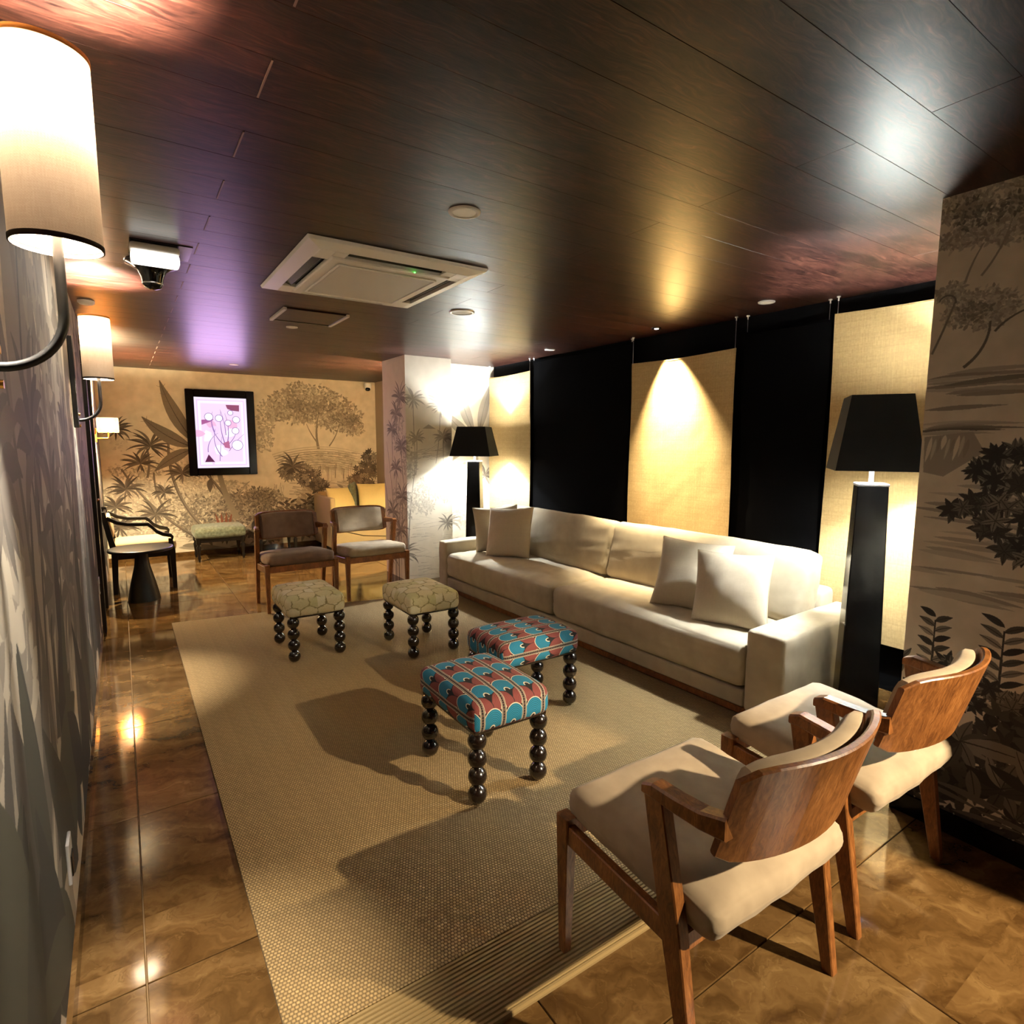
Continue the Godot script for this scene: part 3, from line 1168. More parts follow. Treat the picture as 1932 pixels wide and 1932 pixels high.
	tri_map(cell, tex_of(cell_image()), Vector3(3.1, 3.4, 3.1))
	var gv := mat("green_velvet", Color(0.46, 0.49, 0.42), 0.9)
	tri_map(gv, noise_tex(0.03, 3, Color(0.66, 0.66, 0.62), Color(1, 1, 1)), Vector3(3, 3, 3))
	gv.rim_enabled = true
	gv.rim = 0.6
	mat("cream_cloth", Color(0.78, 0.69, 0.53), 0.9)
	mat("settee_cloth", Color(0.60, 0.53, 0.38), 0.9)
	var yf := mat("yellow_cloth", Color(0.82, 0.76, 0.52), 0.9)
	tri_map(yf, linen, Vector3(6, 6, 6))
	mat("wall_plaster", Color(0.62, 0.56, 0.47), 0.85)
	# scenic papers
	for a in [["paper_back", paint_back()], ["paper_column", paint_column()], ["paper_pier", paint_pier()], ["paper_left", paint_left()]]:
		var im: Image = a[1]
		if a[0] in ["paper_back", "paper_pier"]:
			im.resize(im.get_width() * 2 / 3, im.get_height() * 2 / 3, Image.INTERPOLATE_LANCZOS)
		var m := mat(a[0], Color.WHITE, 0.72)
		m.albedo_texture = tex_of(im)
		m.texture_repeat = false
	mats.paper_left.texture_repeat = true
	var pg := mat("print_glow", Color(0.05, 0.05, 0.05), 0.4)
	pg.emission_enabled = true
	pg.emission = Color.WHITE
	pg.emission_operator = BaseMaterial3D.EMISSION_OP_MULTIPLY
	pg.emission_texture = tex_of(paint_print())
	pg.emission_energy_multiplier = 0.34
	var led := mat("led_green", Color(0.1, 0.5, 0.1), 0.4)
	led.emission_enabled = true
	led.emission = Color(0.3, 1.0, 0.3)
	led.emission_energy_multiplier = 3.0
	var em := mat("emergency_glow", Color(0.9, 0.9, 0.9), 0.4)
	em.emission_enabled = true
	em.emission = Color(1, 0.97, 0.92)
	em.emission_energy_multiplier = 1.2


func wall_box(called: String, c: Vector3, s: Vector3, m: Material, label := "") -> MeshInstance3D:
	var b := Mesher.new()
	b.box(c, s)
	return struct(called, b, m, label)


func build_shell() -> void:
	# floor slab with tiles of its own
	var f := Mesher.new()
	f.box(Vector3((WALL_L + WALL_R) / 2, -0.06, (BACK + FRONT) / 2), Vector3(WALL_R - WALL_L + 0.5, 0.1, FRONT - BACK + 0.5))
	var fl := struct("floor", f, mats.grout, "glossy brown marble tile floor")
	var T := 0.845
	var gap := 0.0035
	rng.seed = 2
	var xs := [WALL_L]
	var x := -0.033
	while x < WALL_R:
		if x > WALL_L + 0.01:
			xs.append(x)
		x += T
	xs.append(WALL_R)
	var zs := [BACK]
	var z := -2.545 - 6 * T
	while z < FRONT:
		zs.append(z)
		z += T
	zs.append(FRONT)
	var cache := {}
	for i in xs.size() - 1:
		for j in zs.size() - 1:
			var w: float = xs[i + 1] - xs[i] - gap
			var d: float = zs[j + 1] - zs[j] - gap
			var key := "%.3f_%.3f" % [w, d]
			if not cache.has(key):
				var b := Mesher.new()
				b.box(Vector3(0, -0.006, 0), Vector3(w, 0.012, d), 0.0015)
				cache[key] = b.done()
			var quarter := rng.randi() % 6
			part("tile", cache[key], mats["marble_%d" % quarter], fl, Vector3((xs[i] + xs[i + 1]) / 2, 0.002, (zs[j] + zs[j + 1]) / 2))

	# ceiling slab with planks
	var c := Mesher.new()
	c.box(Vector3((WALL_L + WALL_R) / 2, CEIL + 0.075, (BACK + FRONT) / 2), Vector3(WALL_R - WALL_L + 0.5, 0.12, FRONT - BACK + 0.5))
	var ce := struct("ceiling", c, mats.ceiling_slab, "dark lacquered timber plank ceiling")
	var P := 0.1855
	var row := 0
	var zz := -1.391 - 0.5 * P + 12 * P
	cache = {}
	while zz - P > BACK - 0.1:
		var z0 := maxf(zz - P, BACK)
		var cuts := [WALL_L]
		for q in ([0.345, 3.11] if row % 2 == 0 else [1.822]):
			cuts.append(q)
		cuts.append(WALL_R)
		for k in cuts.size() - 1:
			var w: float = cuts[k + 1] - cuts[k] - 0.0012
			var d := zz - z0 - 0.0007
			var key := "%.3f_%.3f" % [w, d]
			if not cache.has(key):
				var b := Mesher.new()
				b.box(Vector3(0, 0.0075, 0), Vector3(w, 0.015, d), 0.0006)
				cache[key] = b.done()
			part("plank", cache[key], mats["ceiling_wood_%d" % (rng.randi() % 5)], ce, Vector3((cuts[k] + cuts[k + 1]) / 2, CEIL + rng.randf_range(-0.0002, 0.0002), (zz + z0) / 2))
		# end joint, a thin pale line of bare board
		if row % 2 == 0:
			var b := Mesher.new()
			b.box(Vector3.ZERO, Vector3(0.0045, 0.004, zz - z0 - 0.012))
			part("end_joint", b, mats.joint_line, ce, Vector3(0.345, CEIL + 0.0005, (zz + z0) / 2))
		zz = z0 if z0 > BACK + 0.001 else BACK - 1.0
		row += 1

	# walls
	var th := 0.12
	var hh := CEIL + 0.02
	# left wall with a doorway
	var d0 := -5.30
	var d1 := -6.10
	var wl := Mesher.new()
	for seg in [[FRONT, d0, 0.0, hh], [d1, BACK, 0.0, hh], [d0, d1, 2.02, hh]]:
		var za: float = seg[0]
		var zb: float = seg[1]
		var n := 2.9
		wl.quad(Vector3(WALL_L, seg[2], za), Vector3(WALL_L, seg[2], zb), Vector3(WALL_L, seg[3], zb), Vector3(WALL_L, seg[3], za), Vector3.RIGHT, Rect2((FRONT - za) / (n * 2), 1 - seg[3] / hh, (za - zb) / (n * 2), (seg[3] - seg[2]) / hh))
		wl.box(Vector3(WALL_L - th / 2 - 0.0005, (seg[2] + seg[3]) / 2, (za + zb) / 2), Vector3(th, seg[3] - seg[2], za - zb))
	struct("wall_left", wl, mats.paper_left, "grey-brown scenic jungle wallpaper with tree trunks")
	# back wall
	var wb := Mesher.new()
	wb.quad(Vector3(WALL_L, 0, BACK), Vector3(3.16, 0, BACK), Vector3(3.16, hh, BACK), Vector3(WALL_L, hh, BACK), Vector3.BACK)
	wb.box(Vector3((WALL_L + 3.7) / 2, hh / 2, BACK - th / 2 - 0.0005), Vector3(3.7 - WALL_L + 0.3, hh, th))
	struct("wall_back", wb, mats.paper_back, "sepia tropical landscape wallpaper with palms and a hill")
	# far nook side wall and column block in one run
	var nk := Mesher.new()
	nk.box(Vector3(3.16 + 0.06, hh / 2, (BACK - 6.1) / 2), Vector3(0.12, hh, -6.1 - BACK))
	struct("wall_nook", nk, mats.wall_plaster)
	var col := Mesher.new()
	var s0 := 330.0 / 1024
	var s1 := 640.0 / 1024
	col.quad(Vector3(2.41, 0, -6.1), Vector3(2.41, 0, -5.5), Vector3(2.41, hh, -5.5), Vector3(2.41, hh, -6.1), Vector3.LEFT, Rect2(0, 0, s0, 1))
	col.quad(Vector3(2.41, 0, -5.5), Vector3(2.93, 0, -5.5), Vector3(2.93, hh, -5.5), Vector3(2.41, hh, -5.5), Vector3.BACK, Rect2(s0, 0, s1 - s0, 1))
	col.quad(Vector3(2.93, 0, -5.5), Vector3(2.93, 0, -5.82), Vector3(2.93, hh, -5.82), Vector3(2.93, hh, -5.5), Vector3.RIGHT, Rect2(s1 - 0.1, 0, 0.1, 1))
	col.quad(Vector3(2.93, 0, -5.82), Vector3(WALL_R, 0, -5.82), Vector3(WALL_R, hh, -5.82), Vector3(2.93, hh, -5.82), Vector3.BACK, Rect2(s1, 0, 1 - s1, 1))
	col.quad(Vector3(2.41, 0, -6.1), Vector3(3.3, 0, -6.1), Vector3(3.3, hh, -6.1), Vector3(2.41, hh, -6.1), Vector3.FORWARD, Rect2(0, 0, s0, 1))
	col.box(Vector3((2.41 + WALL_R) / 2, hh / 2, -5.96), Vector3(WALL_R - 2.41 - 0.001, hh, 0.278))
	col.box(Vector3(2.67, hh / 2, -5.66), Vector3(0.518, hh, 0.318))
	struct("wall_column", col, mats.paper_column, "pale wallpapered column with thin grey palms")
	# right wall, black, behind the hangings
	wall_box("wall_right", Vector3(WALL_R + th / 2, hh / 2, (FRONT - 5.9) / 2), Vector3(th, hh, FRONT + 5.9), mats.black_wall, "matt black wall behind the sofa")
	wall_box("wall_front", Vector3((WALL_L + WALL_R) / 2, hh / 2, FRONT + th / 2), Vector3(WALL_R - WALL_L + 0.3, hh, th), mats.wall_plaster)
	# pier by the near armchairs
	var pr := Mesher.new()
	var pz0 := -0.95
	var pz1 := 0.45
	pr.quad(Vector3(PIER_X, 0, pz0), Vector3(PIER_X, 0, pz1), Vector3(PIER_X, hh, pz1), Vector3(PIER_X, hh, pz0), Vector3.LEFT, Rect2(0, 0, (pz1 - pz0) / 1.8, 1))
	pr.quad(Vector3(PIER_X + 0.5, 0, pz0), Vector3(PIER_X, 0, pz0), Vector3(PIER_X, hh, pz0), Vector3(PIER_X + 0.5, hh, pz0), Vector3.FORWARD, Rect2(0, 0, 0.3, 1))
	pr.quad(Vector3(PIER_X, 0, pz1), Vector3(PIER_X + 0.5, 0, pz1), Vector3(PIER_X + 0.5, hh, pz1), Vector3(PIER_X, hh, pz1), Vector3.BACK, Rect2(0.6, 0, 0.3, 1))
	pr.box(Vector3(PIER_X + 0.2505, hh / 2, (pz0 + pz1) / 2), Vector3(0.499, hh, pz1 - pz0 - 0.002))
	struct("wall_pier", pr, mats.paper_pier, "wallpapered pier with dark pointed leaves and river bank")
	# skirtings
	wall_box("baseboard_left", Vector3(WALL_L + 0.006, 0.037, (FRONT + d0) / 2 + 0.05), Vector3(0.012, 0.07, FRONT - d0 - 0.1), mats.marble_3)
	wall_box("baseboard_pier", Vector3(PIER_X - 0.006, 0.042, (pz0 + pz1) / 2), Vector3(0.012, 0.08, pz1 - pz0), mats.black_lacquer, "black skirting under the leafy pier")
	wall_box("baseboard_back", Vector3((WALL_L + 3.16) / 2, 0.03, BACK + 0.006), Vector3(3.16 - WALL_L, 0.055, 0.012), mats.marble_1)
	# doorway in the left wall
	var lf := Mesher.new()
	lf.box(Vector3(WALL_L - 0.03, 1.01, (d0 + d1) / 2), Vector3(0.04, 2.0, d0 - d1 - 0.02), 0.002)
	var door := struct("door_1", lf, mats.wall_plaster, "door in a dark frame along the papered wall")
	for p in [[d0, 1.0, 0.09, 2.0], [d1, 1.0, 0.09, 2.0]]:
		var b := Mesher.new()
		b.box(Vector3(WALL_L - 0.02, p[1], p[0]), Vector3(0.09, p[3], p[2]), 0.003)
		part("jamb", b, mats.dark_wood, door)
	var hd := Mesher.new()
	hd.box(Vector3(WALL_L - 0.02, 2.05, (d0 + d1) / 2), Vector3(0.09, 0.09, d0 - d1 + 0.09), 0.003)
	part("header", hd, mats.dark_wood, door)
	var hn := Mesher.new()
	hn.tube([Vector3(WALL_L - 0.01, 1.0, d0 - 0.1), Vector3(WALL_L + 0.03, 1.0, d0 - 0.1), Vector3(WALL_L + 0.03, 1.0, d0 - 0.2)], 0.008, 8)
	part("handle", hn, mats.brass, door)


# ---------------------------------------------------------------- sofa
func build_sofa() -> void:
	# local frame: length along x (x = 0 at the middle), front towards +z
	var L := 3.50
	var D := 0.94
	var turn := deg_to_rad(-90.0 + 1.7)
	var o := thing("sofa", "long cream upholstered sofa with box arms on a timber plinth", "sofa", Vector3(3.035, 0.002, -3.275), turn)
	var hx := L / 2
	var b := Mesher.new()
	b.box(Vector3(0, 0.0405, 0.0), Vector3(L - 0.06, 0.044, D - 0.05), 0.004)
	part("plinth", b, mats.plinth_wood, o)
	# arms: the far one is slim, the near one broad
	part("base", cushion(Vector3(L - 0.36, 0.092, D - 0.12), 0.012, Vector3.ZERO, 0.002, 5), mats.sofa_fabric, o, Vector3(-0.03, 0.111, 0.052))
	part("arm", cushion(Vector3(0.205, 0.44, D), 0.022, Vector3(0.004, 0.006, 0.004), 0.006, 8, 1.0), mats.sofa_fabric, o, Vector3(hx - 0.1025, 0.277, 0))
	part("arm", cushion(Vector3(0.15, 0.44, D), 0.02, Vector3(0.004, 0.006, 0.004), 0.006, 8, 2.0), mats.sofa_fabric, o, Vector3(-hx + 0.075, 0.277, 0))
	part("back_frame", cushion(Vector3(L - 0.36, 0.52, 0.17), 0.04, Vector3(0, 0.004, 0.01), 0.004, 6, 3.0), mats.sofa_fabric, o, Vector3(-0.03, 0.325, -D / 2 + 0.09))
	var inner := L - 0.205 - 0.15
	var x0 := -hx + 0.15
	for k in 2:
		var w := inner / 2 - 0.006
		var cx := x0 + inner * (0.25 + 0.5 * k)
		part("seat_cushion", cushion(Vector3(w, 0.225, D - 0.20), 0.045, Vector3(0, 0.026, 0.012), 0.009, 12, 5.0 + k), mats.sofa_fabric, o, Vector3(cx, 0.28, 0.105))
		var tilt := Basis(Vector3.RIGHT, deg_to_rad(-13))
		part("back_cushion", cushion(Vector3(w, 0.44, 0.19), 0.055, Vector3(0, 0.012, 0.035), 0.006, 12, 8.0 + k), mats.sofa_fabric, o, Vector3(cx, 0.60, -0.195), tilt)

	# loose pillows
	var P := [
		["cream square pillow slumped into the sofa corner by the column", -1.36, 0.625, 0.05, 0.43, 60.0, -12.0, 4.0],
		["cream square pillow leaning on the far back cushion of the sofa", -1.04, 0.635, 0.13, 0.46, 22.0, -16.0, 4.0],
		["cream piped pillow leaning behind another near the broad sofa arm", 0.93, 0.615, 0.115, 0.45, 22.0, -22.0, -3.0],
		["cream piped pillow in front of another beside the broad sofa arm", 1.28, 0.61, 0.215, 0.43, 16.0, -16.0, 2.0],
	]
	for k in P.size():
		var a: Array = P[k]
		var p := thing("pillow", a[0], "pillow", Vector3.ZERO, 0.0, "cream pillows on the sofa")
		p.basis = Basis(Vector3.UP, turn) * Basis(Vector3.UP, deg_to_rad(a[5])) * Basis(Vector3.RIGHT, deg_to_rad(a[6])) * Basis(Vector3.BACK, deg_to_rad(a[7]))
		p.position = o.transform * Vector3(a[1], a[2], a[3])
		var s: float = a[4]
		part("cover", pillow_mesh(s, s, 0.17, k + 1.0), mats.pillow_fabric, p)
		var path := []
		for i in 65:
			var t := i / 16.0
			var side := int(t) % 4
			var f := (t - floorf(t)) * 2 - 1
			var uv: Vector2 = [Vector2(f, -1), Vector2(1, f), Vector2(-f, 1), Vector2(-1, -f)][side]
			path.append(pillow_point(s, s, 0.17, uv.x, uv.y, 1.0, k + 1.0))
		var tb := Mesher.new()
		tb.tube(path, 0.0035, 6)
		part("piping", tb, mats.sofa_fabric, p)


func build_rug() -> void:
	var o := thing("area_rug", "large tan looped rug spread in front of the sofa", "rug", Vector3.ZERO)
	var y := 0.016
	var q := [Vector3(0.243, y, -1.30), Vector3(2.74, y, -1.27), Vector3(2.74, y, -4.86), Vector3(0.252, y, -5.21)]
	var m := Mesher.new()
	m.quad(q[0], q[1], q[2], q[3], Vector3.UP)
	for k in 4:
		var a: Vector3 = q[k]
		var b: Vector3 = q[(k + 1) % 4]
		var out := ((a + b) / 2 - Vector3(1.5, y, -3.1))
		m.quad(Vector3(a.x, 0.002, a.z), Vector3(b.x, 0.002, b.z), b, a, out)
	part("pile", m, mats.rug_loops, o)
	# ribbed end band
	var r := Mesher.new()
	var n := 17
	var z0 := -1.30
	var z1 := -1.085
	for k in n:
		var za := lerpf(z0, z1, float(k) / n)
		var zb := lerpf(z0, z1, (k + 1.0) / n)
		var zm := (za + zb) / 2
		var skew := 0.03
		var pts := [[za, 0.009], [lerpf(za, zm, 0.45), 0.0155], [lerpf(zm, zb, 0.55), 0.0155], [zb, 0.009]]
		for i in 3:
			var p0: Array = pts[i]
			var p1: Array = pts[i + 1]
			r.quad(Vector3(0.243, p1[1], p1[0]), Vector3(2.74, p1[1], p1[0] + skew), Vector3(2.74, p0[1], p0[0] + skew), Vector3(0.243, p0[1], p0[0]), Vector3.UP + Vector3.BACK * (i - 1))
	r.quad(Vector3(0.243, 0.002, z1), Vector3(2.74, 0.002, z1 + 0.03), Vector3(2.74, 0.009, z1 + 0.03), Vector3(0.243, 0.009, z1), Vector3.BACK)
	r.quad(Vector3(0.243, 0.002, z0), Vector3(0.243, 0.002, z1), Vector3(0.243, 0.013, z1), Vector3(0.243, 0.013, z0), Vector3.LEFT)
	part("ribbed_border", r, mats.rug_rib, o)


# ---------------------------------------------------------------- lamps
func floor_lamp(label: String, at: Vector3, turn: float, wb: float, wt: float, yb: float, yt: float) -> void:
	var o := thing("floor_lamp", label, "lamp", at, turn, "")
	var col := Mesher.new()
	col.box(Vector3(0, 0.011, 0), Vector3(0.19, 0.022, 0.19), 0.003)
	part("foot", col, mats.black_lacquer, o)
	var p := Mesher.new()
	var rings := []
	for k in [[0.022, 0.092], [1.235, 0.066]]:
		rings.append(Mesher.sect(Vector3(0, k[0], 0), Vector3(k[1], 0, 0), Vector3(0, 0, k[1]), 0.004))
	p.loft(rings)
	part("column", p, mats.black_lacquer, o)
	var c := Mesher.new()
	c.box(Vector3(0, 1.243, 0), Vector3(0.136, 0.014, 0.136), 0.003)
	part("cap", c, mats.steel, o)
	var s := Mesher.new()
	s.lathe([Vector2(0.012, 1.25), Vector2(0.012, yb + 0.06), Vector2(0.02, yb + 0.065), Vector2(0.02, yb + 0.10)], 16)
	part("stem", s, mats.steel, o)
	# shade: four trapezium faces, black outside, pale inside, open at both ends
	var sh := Mesher.new()
	var li := Mesher.new()
	for k in 4:
		var bs := Basis(Vector3.UP, k * PI / 2)
		var f := func(w: float, y: float, sgn: float, inn: float) -> Vector3: return bs * Vector3(sgn * (w / 2 - inn), y, w / 2 - inn)
		sh.quad(f.call(wb, yb, -1.0, 0.0), f.call(wb, yb, 1.0, 0.0), f.call(wt, yt, 1.0, 0.0), f.call(wt, yt, -1.0, 0.0), bs * Vector3.BACK)
		sh.quad(f.call(wb, yb, -1.0, 0.0), f.call(wb, yb, 1.0, 0.0), f.call(wb, yb, 1.0, 0.004), f.call(wb, yb, -1.0, 0.004), Vector3.DOWN)
		sh.quad(f.call(wt, yt, -1.0, 0.0), f.call(wt, yt, 1.0, 0.0), f.call(wt, yt, 1.0, 0.004), f.call(wt, yt, -1.0, 0.004), Vector3.UP)
		li.quad(f.call(wb, yb, -1.0, 0.004), f.call(wb, yb, 1.0, 0.004), f.call(wt, yt, 1.0, 0.004), f.call(wt, yt, -1.0, 0.004), bs * Vector3.FORWARD)
	var shade := part("lamp_shade", sh, mats.shade_black, o)
	part("lining", li, mats.shade_lining, shade)
	for k in 2:
		var rod := Mesher.new()
		var d := Vector3(1, 0, 1).rotated(Vector3.UP, k * PI / 2) * (wb / 2 - 0.01)
		rod.tube([Vector3(-d.x, yb + 0.01, -d.z), Vector3(d.x, yb + 0.01, d.z)], 0.002, 6)
		part("spider", rod, mats.steel, shade)
	var bu := Mesher.new()
	var by := yb + 0.165
	bu.lathe([Vector2(0.002, by - 0.062), Vector2(0.016, by - 0.06), Vector2(0.018, by - 0.04), Vector2(0.03, by - 0.015), Vector2(0.033, by), Vector2(0.03, by + 0.018), Vector2(0.017, by + 0.03), Vector2(0.001, by + 0.033)], 18)
	part("bulb", bu, mats.bulb_glow, o)
	omni(o, Vector3(0, by, 0), LAMP_COL, LAMP_E, 0.03)


func sconce(label: String, at: Vector3) -> void:
	# at: foot of the shade axis on the wall side; y of the arm's low point
	var o := thing("wall_sconce", label, "wall lamp", at, 0.0, "")
	var reach := 0.125
	var bar := Mesher.new()
	bar.box(Vector3(0.012, 0.215, 0), Vector3(0.024, 0.48, 0.032), 0.003)
	part("back_bar", bar, mats.black_iron, o)
	for s in [0.045, -0.015]:
		var b := Mesher.new()
		b.tube([Vector3(0.022, s, 0), Vector3(0.031, s, 0)], 0.008, 12)
		part("screw", b, mats.brass, o)
	var path := [Vector3(0.02, 0.015, 0)]
	for k in 13:
		var t := PI / 2 * k / 12.0
		path.append(Vector3(reach - 0.10 + 0.10 * sin(t), 0.115 - 0.10 * cos(t), 0))
	path.append(Vector3(reach, 0.36, 0))
	var arm := Mesher.new()
	arm.tube(path, 0.0085, 12)
	part("arm", arm, mats.black_iron, o)
	var R := 0.07
	var y0 := 0.235
	var y1 := 0.565
	var sh := Mesher.new()
	sh.lathe([Vector2(R, y0), Vector2(R, y1)], 40, Vector3(reach, 0, 0), false)
	var shade := part("lamp_shade", sh, mats.linen_shade, o)
	for y in [[y0, 0.009], [y1 - 0.008, 0.008]]:
		var bd := Mesher.new()
		bd.lathe([Vector2(R - 0.0015, y[0]), Vector2(R + 0.0012, y[0]), Vector2(R + 0.0012, y[0] + y[1]), Vector2(R - 0.0015, y[0] + y[1])], 40, Vector3(reach, 0, 0), false)
		part("band", bd, mats.shade_band if y[0] == y0 else mats.amber_shade, shade)
	var bu := Mesher.new()
	var by := 0.485
	bu.lathe([Vector2(0.012, by - 0.08), Vector2(0.014, by - 0.04), Vector2(0.024, by - 0.015), Vector2(0.027, by), Vector2(0.024, by + 0.016), Vector2(0.013, by + 0.025), Vector2(0.001, by + 0.027)], 16, Vector3(reach, 0, 0))
	part("bulb", bu, mats.bulb_glow, o)
	omni(o, Vector3(reach, by, 0), SCONCE_COL, SCONCE_E, 0.025)


func amber_sconce(label: String, at: Vector3, turn: float) -> void:
	var o := thing("box_sconce", label, "wall lamp", at, turn, "")
	var pl := Mesher.new()
	pl.box(Vector3(0.008, -0.03, 0), Vector3(0.016, 0.14, 0.07), 0.003)
	part("plate", pl, mats.brass, o)
	var ar := Mesher.new()
	ar.tube([Vector3(0.01, -0.06, 0), Vector3(0.105, -0.06, 0), Vector3(0.112, -0.055, 0), Vector3(0.112, 0.03, 0)], 0.007, 8)
	part("arm", ar, mats.brass, o)
	# shade: box with nipped corners
	var rings := []
	for k in [[0.0, -0.006], [0.012, 0.0], [0.128, 0.0], [0.14, -0.006]]:
		rings.append(Mesher.sect(Vector3(0.112, k[0], 0), Vector3(0.09 + k[1], 0, 0), Vector3(0, 0, 0.115 + k[1]), 0.018))
	var sh := Mesher.new()
	sh.loft(rings, false, false)
	part("lamp_shade", sh, mats.amber_shade, o)
	var bu := Mesher.new()
	bu.lathe([Vector2(0.01, 0.03), Vector2(0.02, 0.05), Vector2(0.024, 0.07), Vector2(0.02, 0.09), Vector2(0.002, 0.098)], 14, Vector3(0.112, 0, 0))
	part("bulb", bu, mats.amber_bulb_glow, o)
	omni(o, Vector3(0.112, 0.07, 0), AMBER_COL, AMBER_E, 0.025)


func build_lamps() -> void:
	floor_lamp("black floor lamp with tapered square shade beside the pale column", Vector3(3.13, 0.002, -5.36), PI / 4, 0.43, 0.30, 1.30, 1.605)
	floor_lamp("black floor lamp with tapered square shade behind the broad sofa arm", Vector3(3.09, 0.002, -1.39), deg_to_rad(34), 0.365, 0.255, 1.315, 1.675)
	sconce("tall linen cylinder wall sconce on a curved black arm, alone beyond the rug end", Vector3(WALL_L, 1.565, -1.38))
	sconce("linen cylinder wall sconce on a curved black arm, beside the doorway", Vector3(WALL_L, 1.545, -3.9))
	amber_sconce("glowing amber box wall lamp on a brass bracket above the dark armchair", Vector3(WALL_L, 1.535, -7.0), 0.0)
	amber_sconce("amber box wall lamp on the rear face of the column", Vector3(2.78, 1.55, -6.101), PI / 2)


# ---------------------------------------------------------------- armchairs
func armchair(label: String, fabric: Material) -> Node3D:
	# front towards +z, origin on the floor under the seat
	var o := thing("armchair", label, "armchair", Vector3.ZERO, 0.0, "open timber armchairs")
	var W := 0.285
	var wood: Material = mats.chair_wood
	for s in [-1.0, 1.0]:
		# front leg, tapered
		var m := Mesher.new()
		m.loft([Mesher.sect(Vector3(s * W, 0.0145, 0.225), Vector3(0.013, 0, 0), Vector3(0, 0, 0.014)), Mesher.sect(Vector3(s * W, 0.40, 0.225), Vector3(0.019, 0, 0), Vector3(0, 0, 0.024)), Mesher.sect(Vector3(s * W, 0.425, 0.225), Vector3(0.019, 0, 0), Vector3(0, 0, 0.024))])
		part("leg", m, wood, o)
		# rear leg leaning forward up to the arm
		m = Mesher.new()
		m.loft([Mesher.sect(Vector3(s * (W + 0.002), 0.0, -0.225), Vector3(0.014, 0, 0), Vector3(0, 0, 0.016)), Mesher.sect(Vector3(s * (W + 0.006), 0.38, -0.157), Vector3(0.017, 0, 0), Vector3(0, 0, 0.029)), Mesher.sect(Vector3(s * (W + 0.010), 0.672, -0.10), Vector3(0.017, 0, 0), Vector3(0, 0, 0.027))])
		part("leg", m, wood, o)
		# arm: from the top of the rear leg back to the backrest
		m = Mesher.new()
		var rings := []
		for k in [[0.0, -0.072, 0.672, 0.0205, 0.013], [0.0, -0.10, 0.678, 0.021, 0.018], [-0.006, -0.16, 0.672, 0.021, 0.019], [-0.016, -0.215, 0.667, 0.021, 0.021], [-0.030, -0.268, 0.668, 0.018, 0.026]]:
			rings.append(Mesher.sect(Vector3(s * (W + 0.010 + k[0]), k[2], k[1]), Vector3(k[3], 0, 0), Vector3(0, k[4], 0), 0.005))
		m.loft(rings)
		part("armrest", m, wood, o)
		# side rail
		m = Mesher.new()
		m.loft([Mesher.sect(Vector3(s * W, 0.378, 0.205), Vector3(0.013, 0, 0), Vector3(0, 0.028, 0)), Mesher.sect(Vector3(s * W, 0.352, -0.15), Vector3(0.013, 0, 0), Vector3(0, 0.028, 0))])
		part("side_rail", m, wood, o)
	var r := Mesher.new()
	r.box(Vector3(0, 0.382, 0.225), Vector3(2 * W - 0.03, 0.054, 0.024), 0.003)
	part("front_rail", r, wood, o)
	r = Mesher.new()
	r.box(Vector3(0, 0.345, -0.17), Vector3(2 * W - 0.02, 0.05, 0.022), 0.003)
	part("back_rail", r, wood, o)
	# seat cushion, sloping back
	var sb := Basis(Vector3.RIGHT, deg_to_rad(-4.5))
	part("seat", cushion(Vector3(2 * W - 0.012, 0.085, 0.50), 0.038, Vector3(0, 0.020, 0.004), 0.006, 8, 14.0), fabric, o, Vector3(0, 0.435, -0.004), sb)
	# curved backrest: shell and pad
	var shell := Mesher.new()
	var pad := Mesher.new()
	var n := 16
	var sr := []
	var pr := []
	var half := 0.272
	for k in n + 1:
		var u := -1.0 + 2.0 * k / n
		var x := u * half
		var curve := 0.075 * u * u          # ends come forward
		var rnd := pow(absf(u), 10.0)
		var hgt := 0.128 * (1.0 - 0.22 * rnd)
		var zc := -0.335 + curve
		var lean := Vector3(0, cos(0.27), -sin(0.27))
		var nrm := Vector3(-0.42 * u, 0, 1).normalized()
		var c := Vector3(x, 0.688, zc)
		sr.append(Mesher.sect(c, nrm * 0.010, lean * hgt, 0.004))
		if k > 0 and k < n:
			var f := 1.0 - pow(absf(u), 6.0)
			var t := 0.010 + 0.022 * f
			var ph := 0.006 + hgt * (0.86 + 0.10 * f) - 0.01
			var ring := []
			for j in 14:
				var a := TAU * j / 14.0
				var ca := cos(a)
				var sa := sin(a)
				ring.append(c + nrm * (0.010 + t + t * signf(ca) * pow(absf(ca), 0.6)) + lean * (ph * signf(sa) * pow(absf(sa), 0.45)))
			pr.append(ring)
	shell.loft(sr)
	var bk := part("backrest", shell, wood, o)
	pad.loft(pr, true, true)
	part("back_pad", pad, fabric, bk)
	return o


func build_chairs() -> void:
	var a := armchair("pale-seated timber armchair at the rug corner, by the ribbed border", mats.chair_fabric)
	a.position = Vector3(1.245, 0.002, -0.925)
	a.rotation.y = PI
	copy(a, Vector3(2.0, 0.002, -0.945), PI, "pale-seated timber armchair between another chair and the leafy pier")
	copy(a, Vector3(1.915, 0.002, -5.28), 0.0, "pale-seated timber armchair facing the sofa end, next to the column")
	var b := armchair("mauve-seated timber armchair behind a cream stool at the rug's far edge", mats.chair_fabric_mauve)
	b.position = Vector3(1.235, 0.002, -5.275)


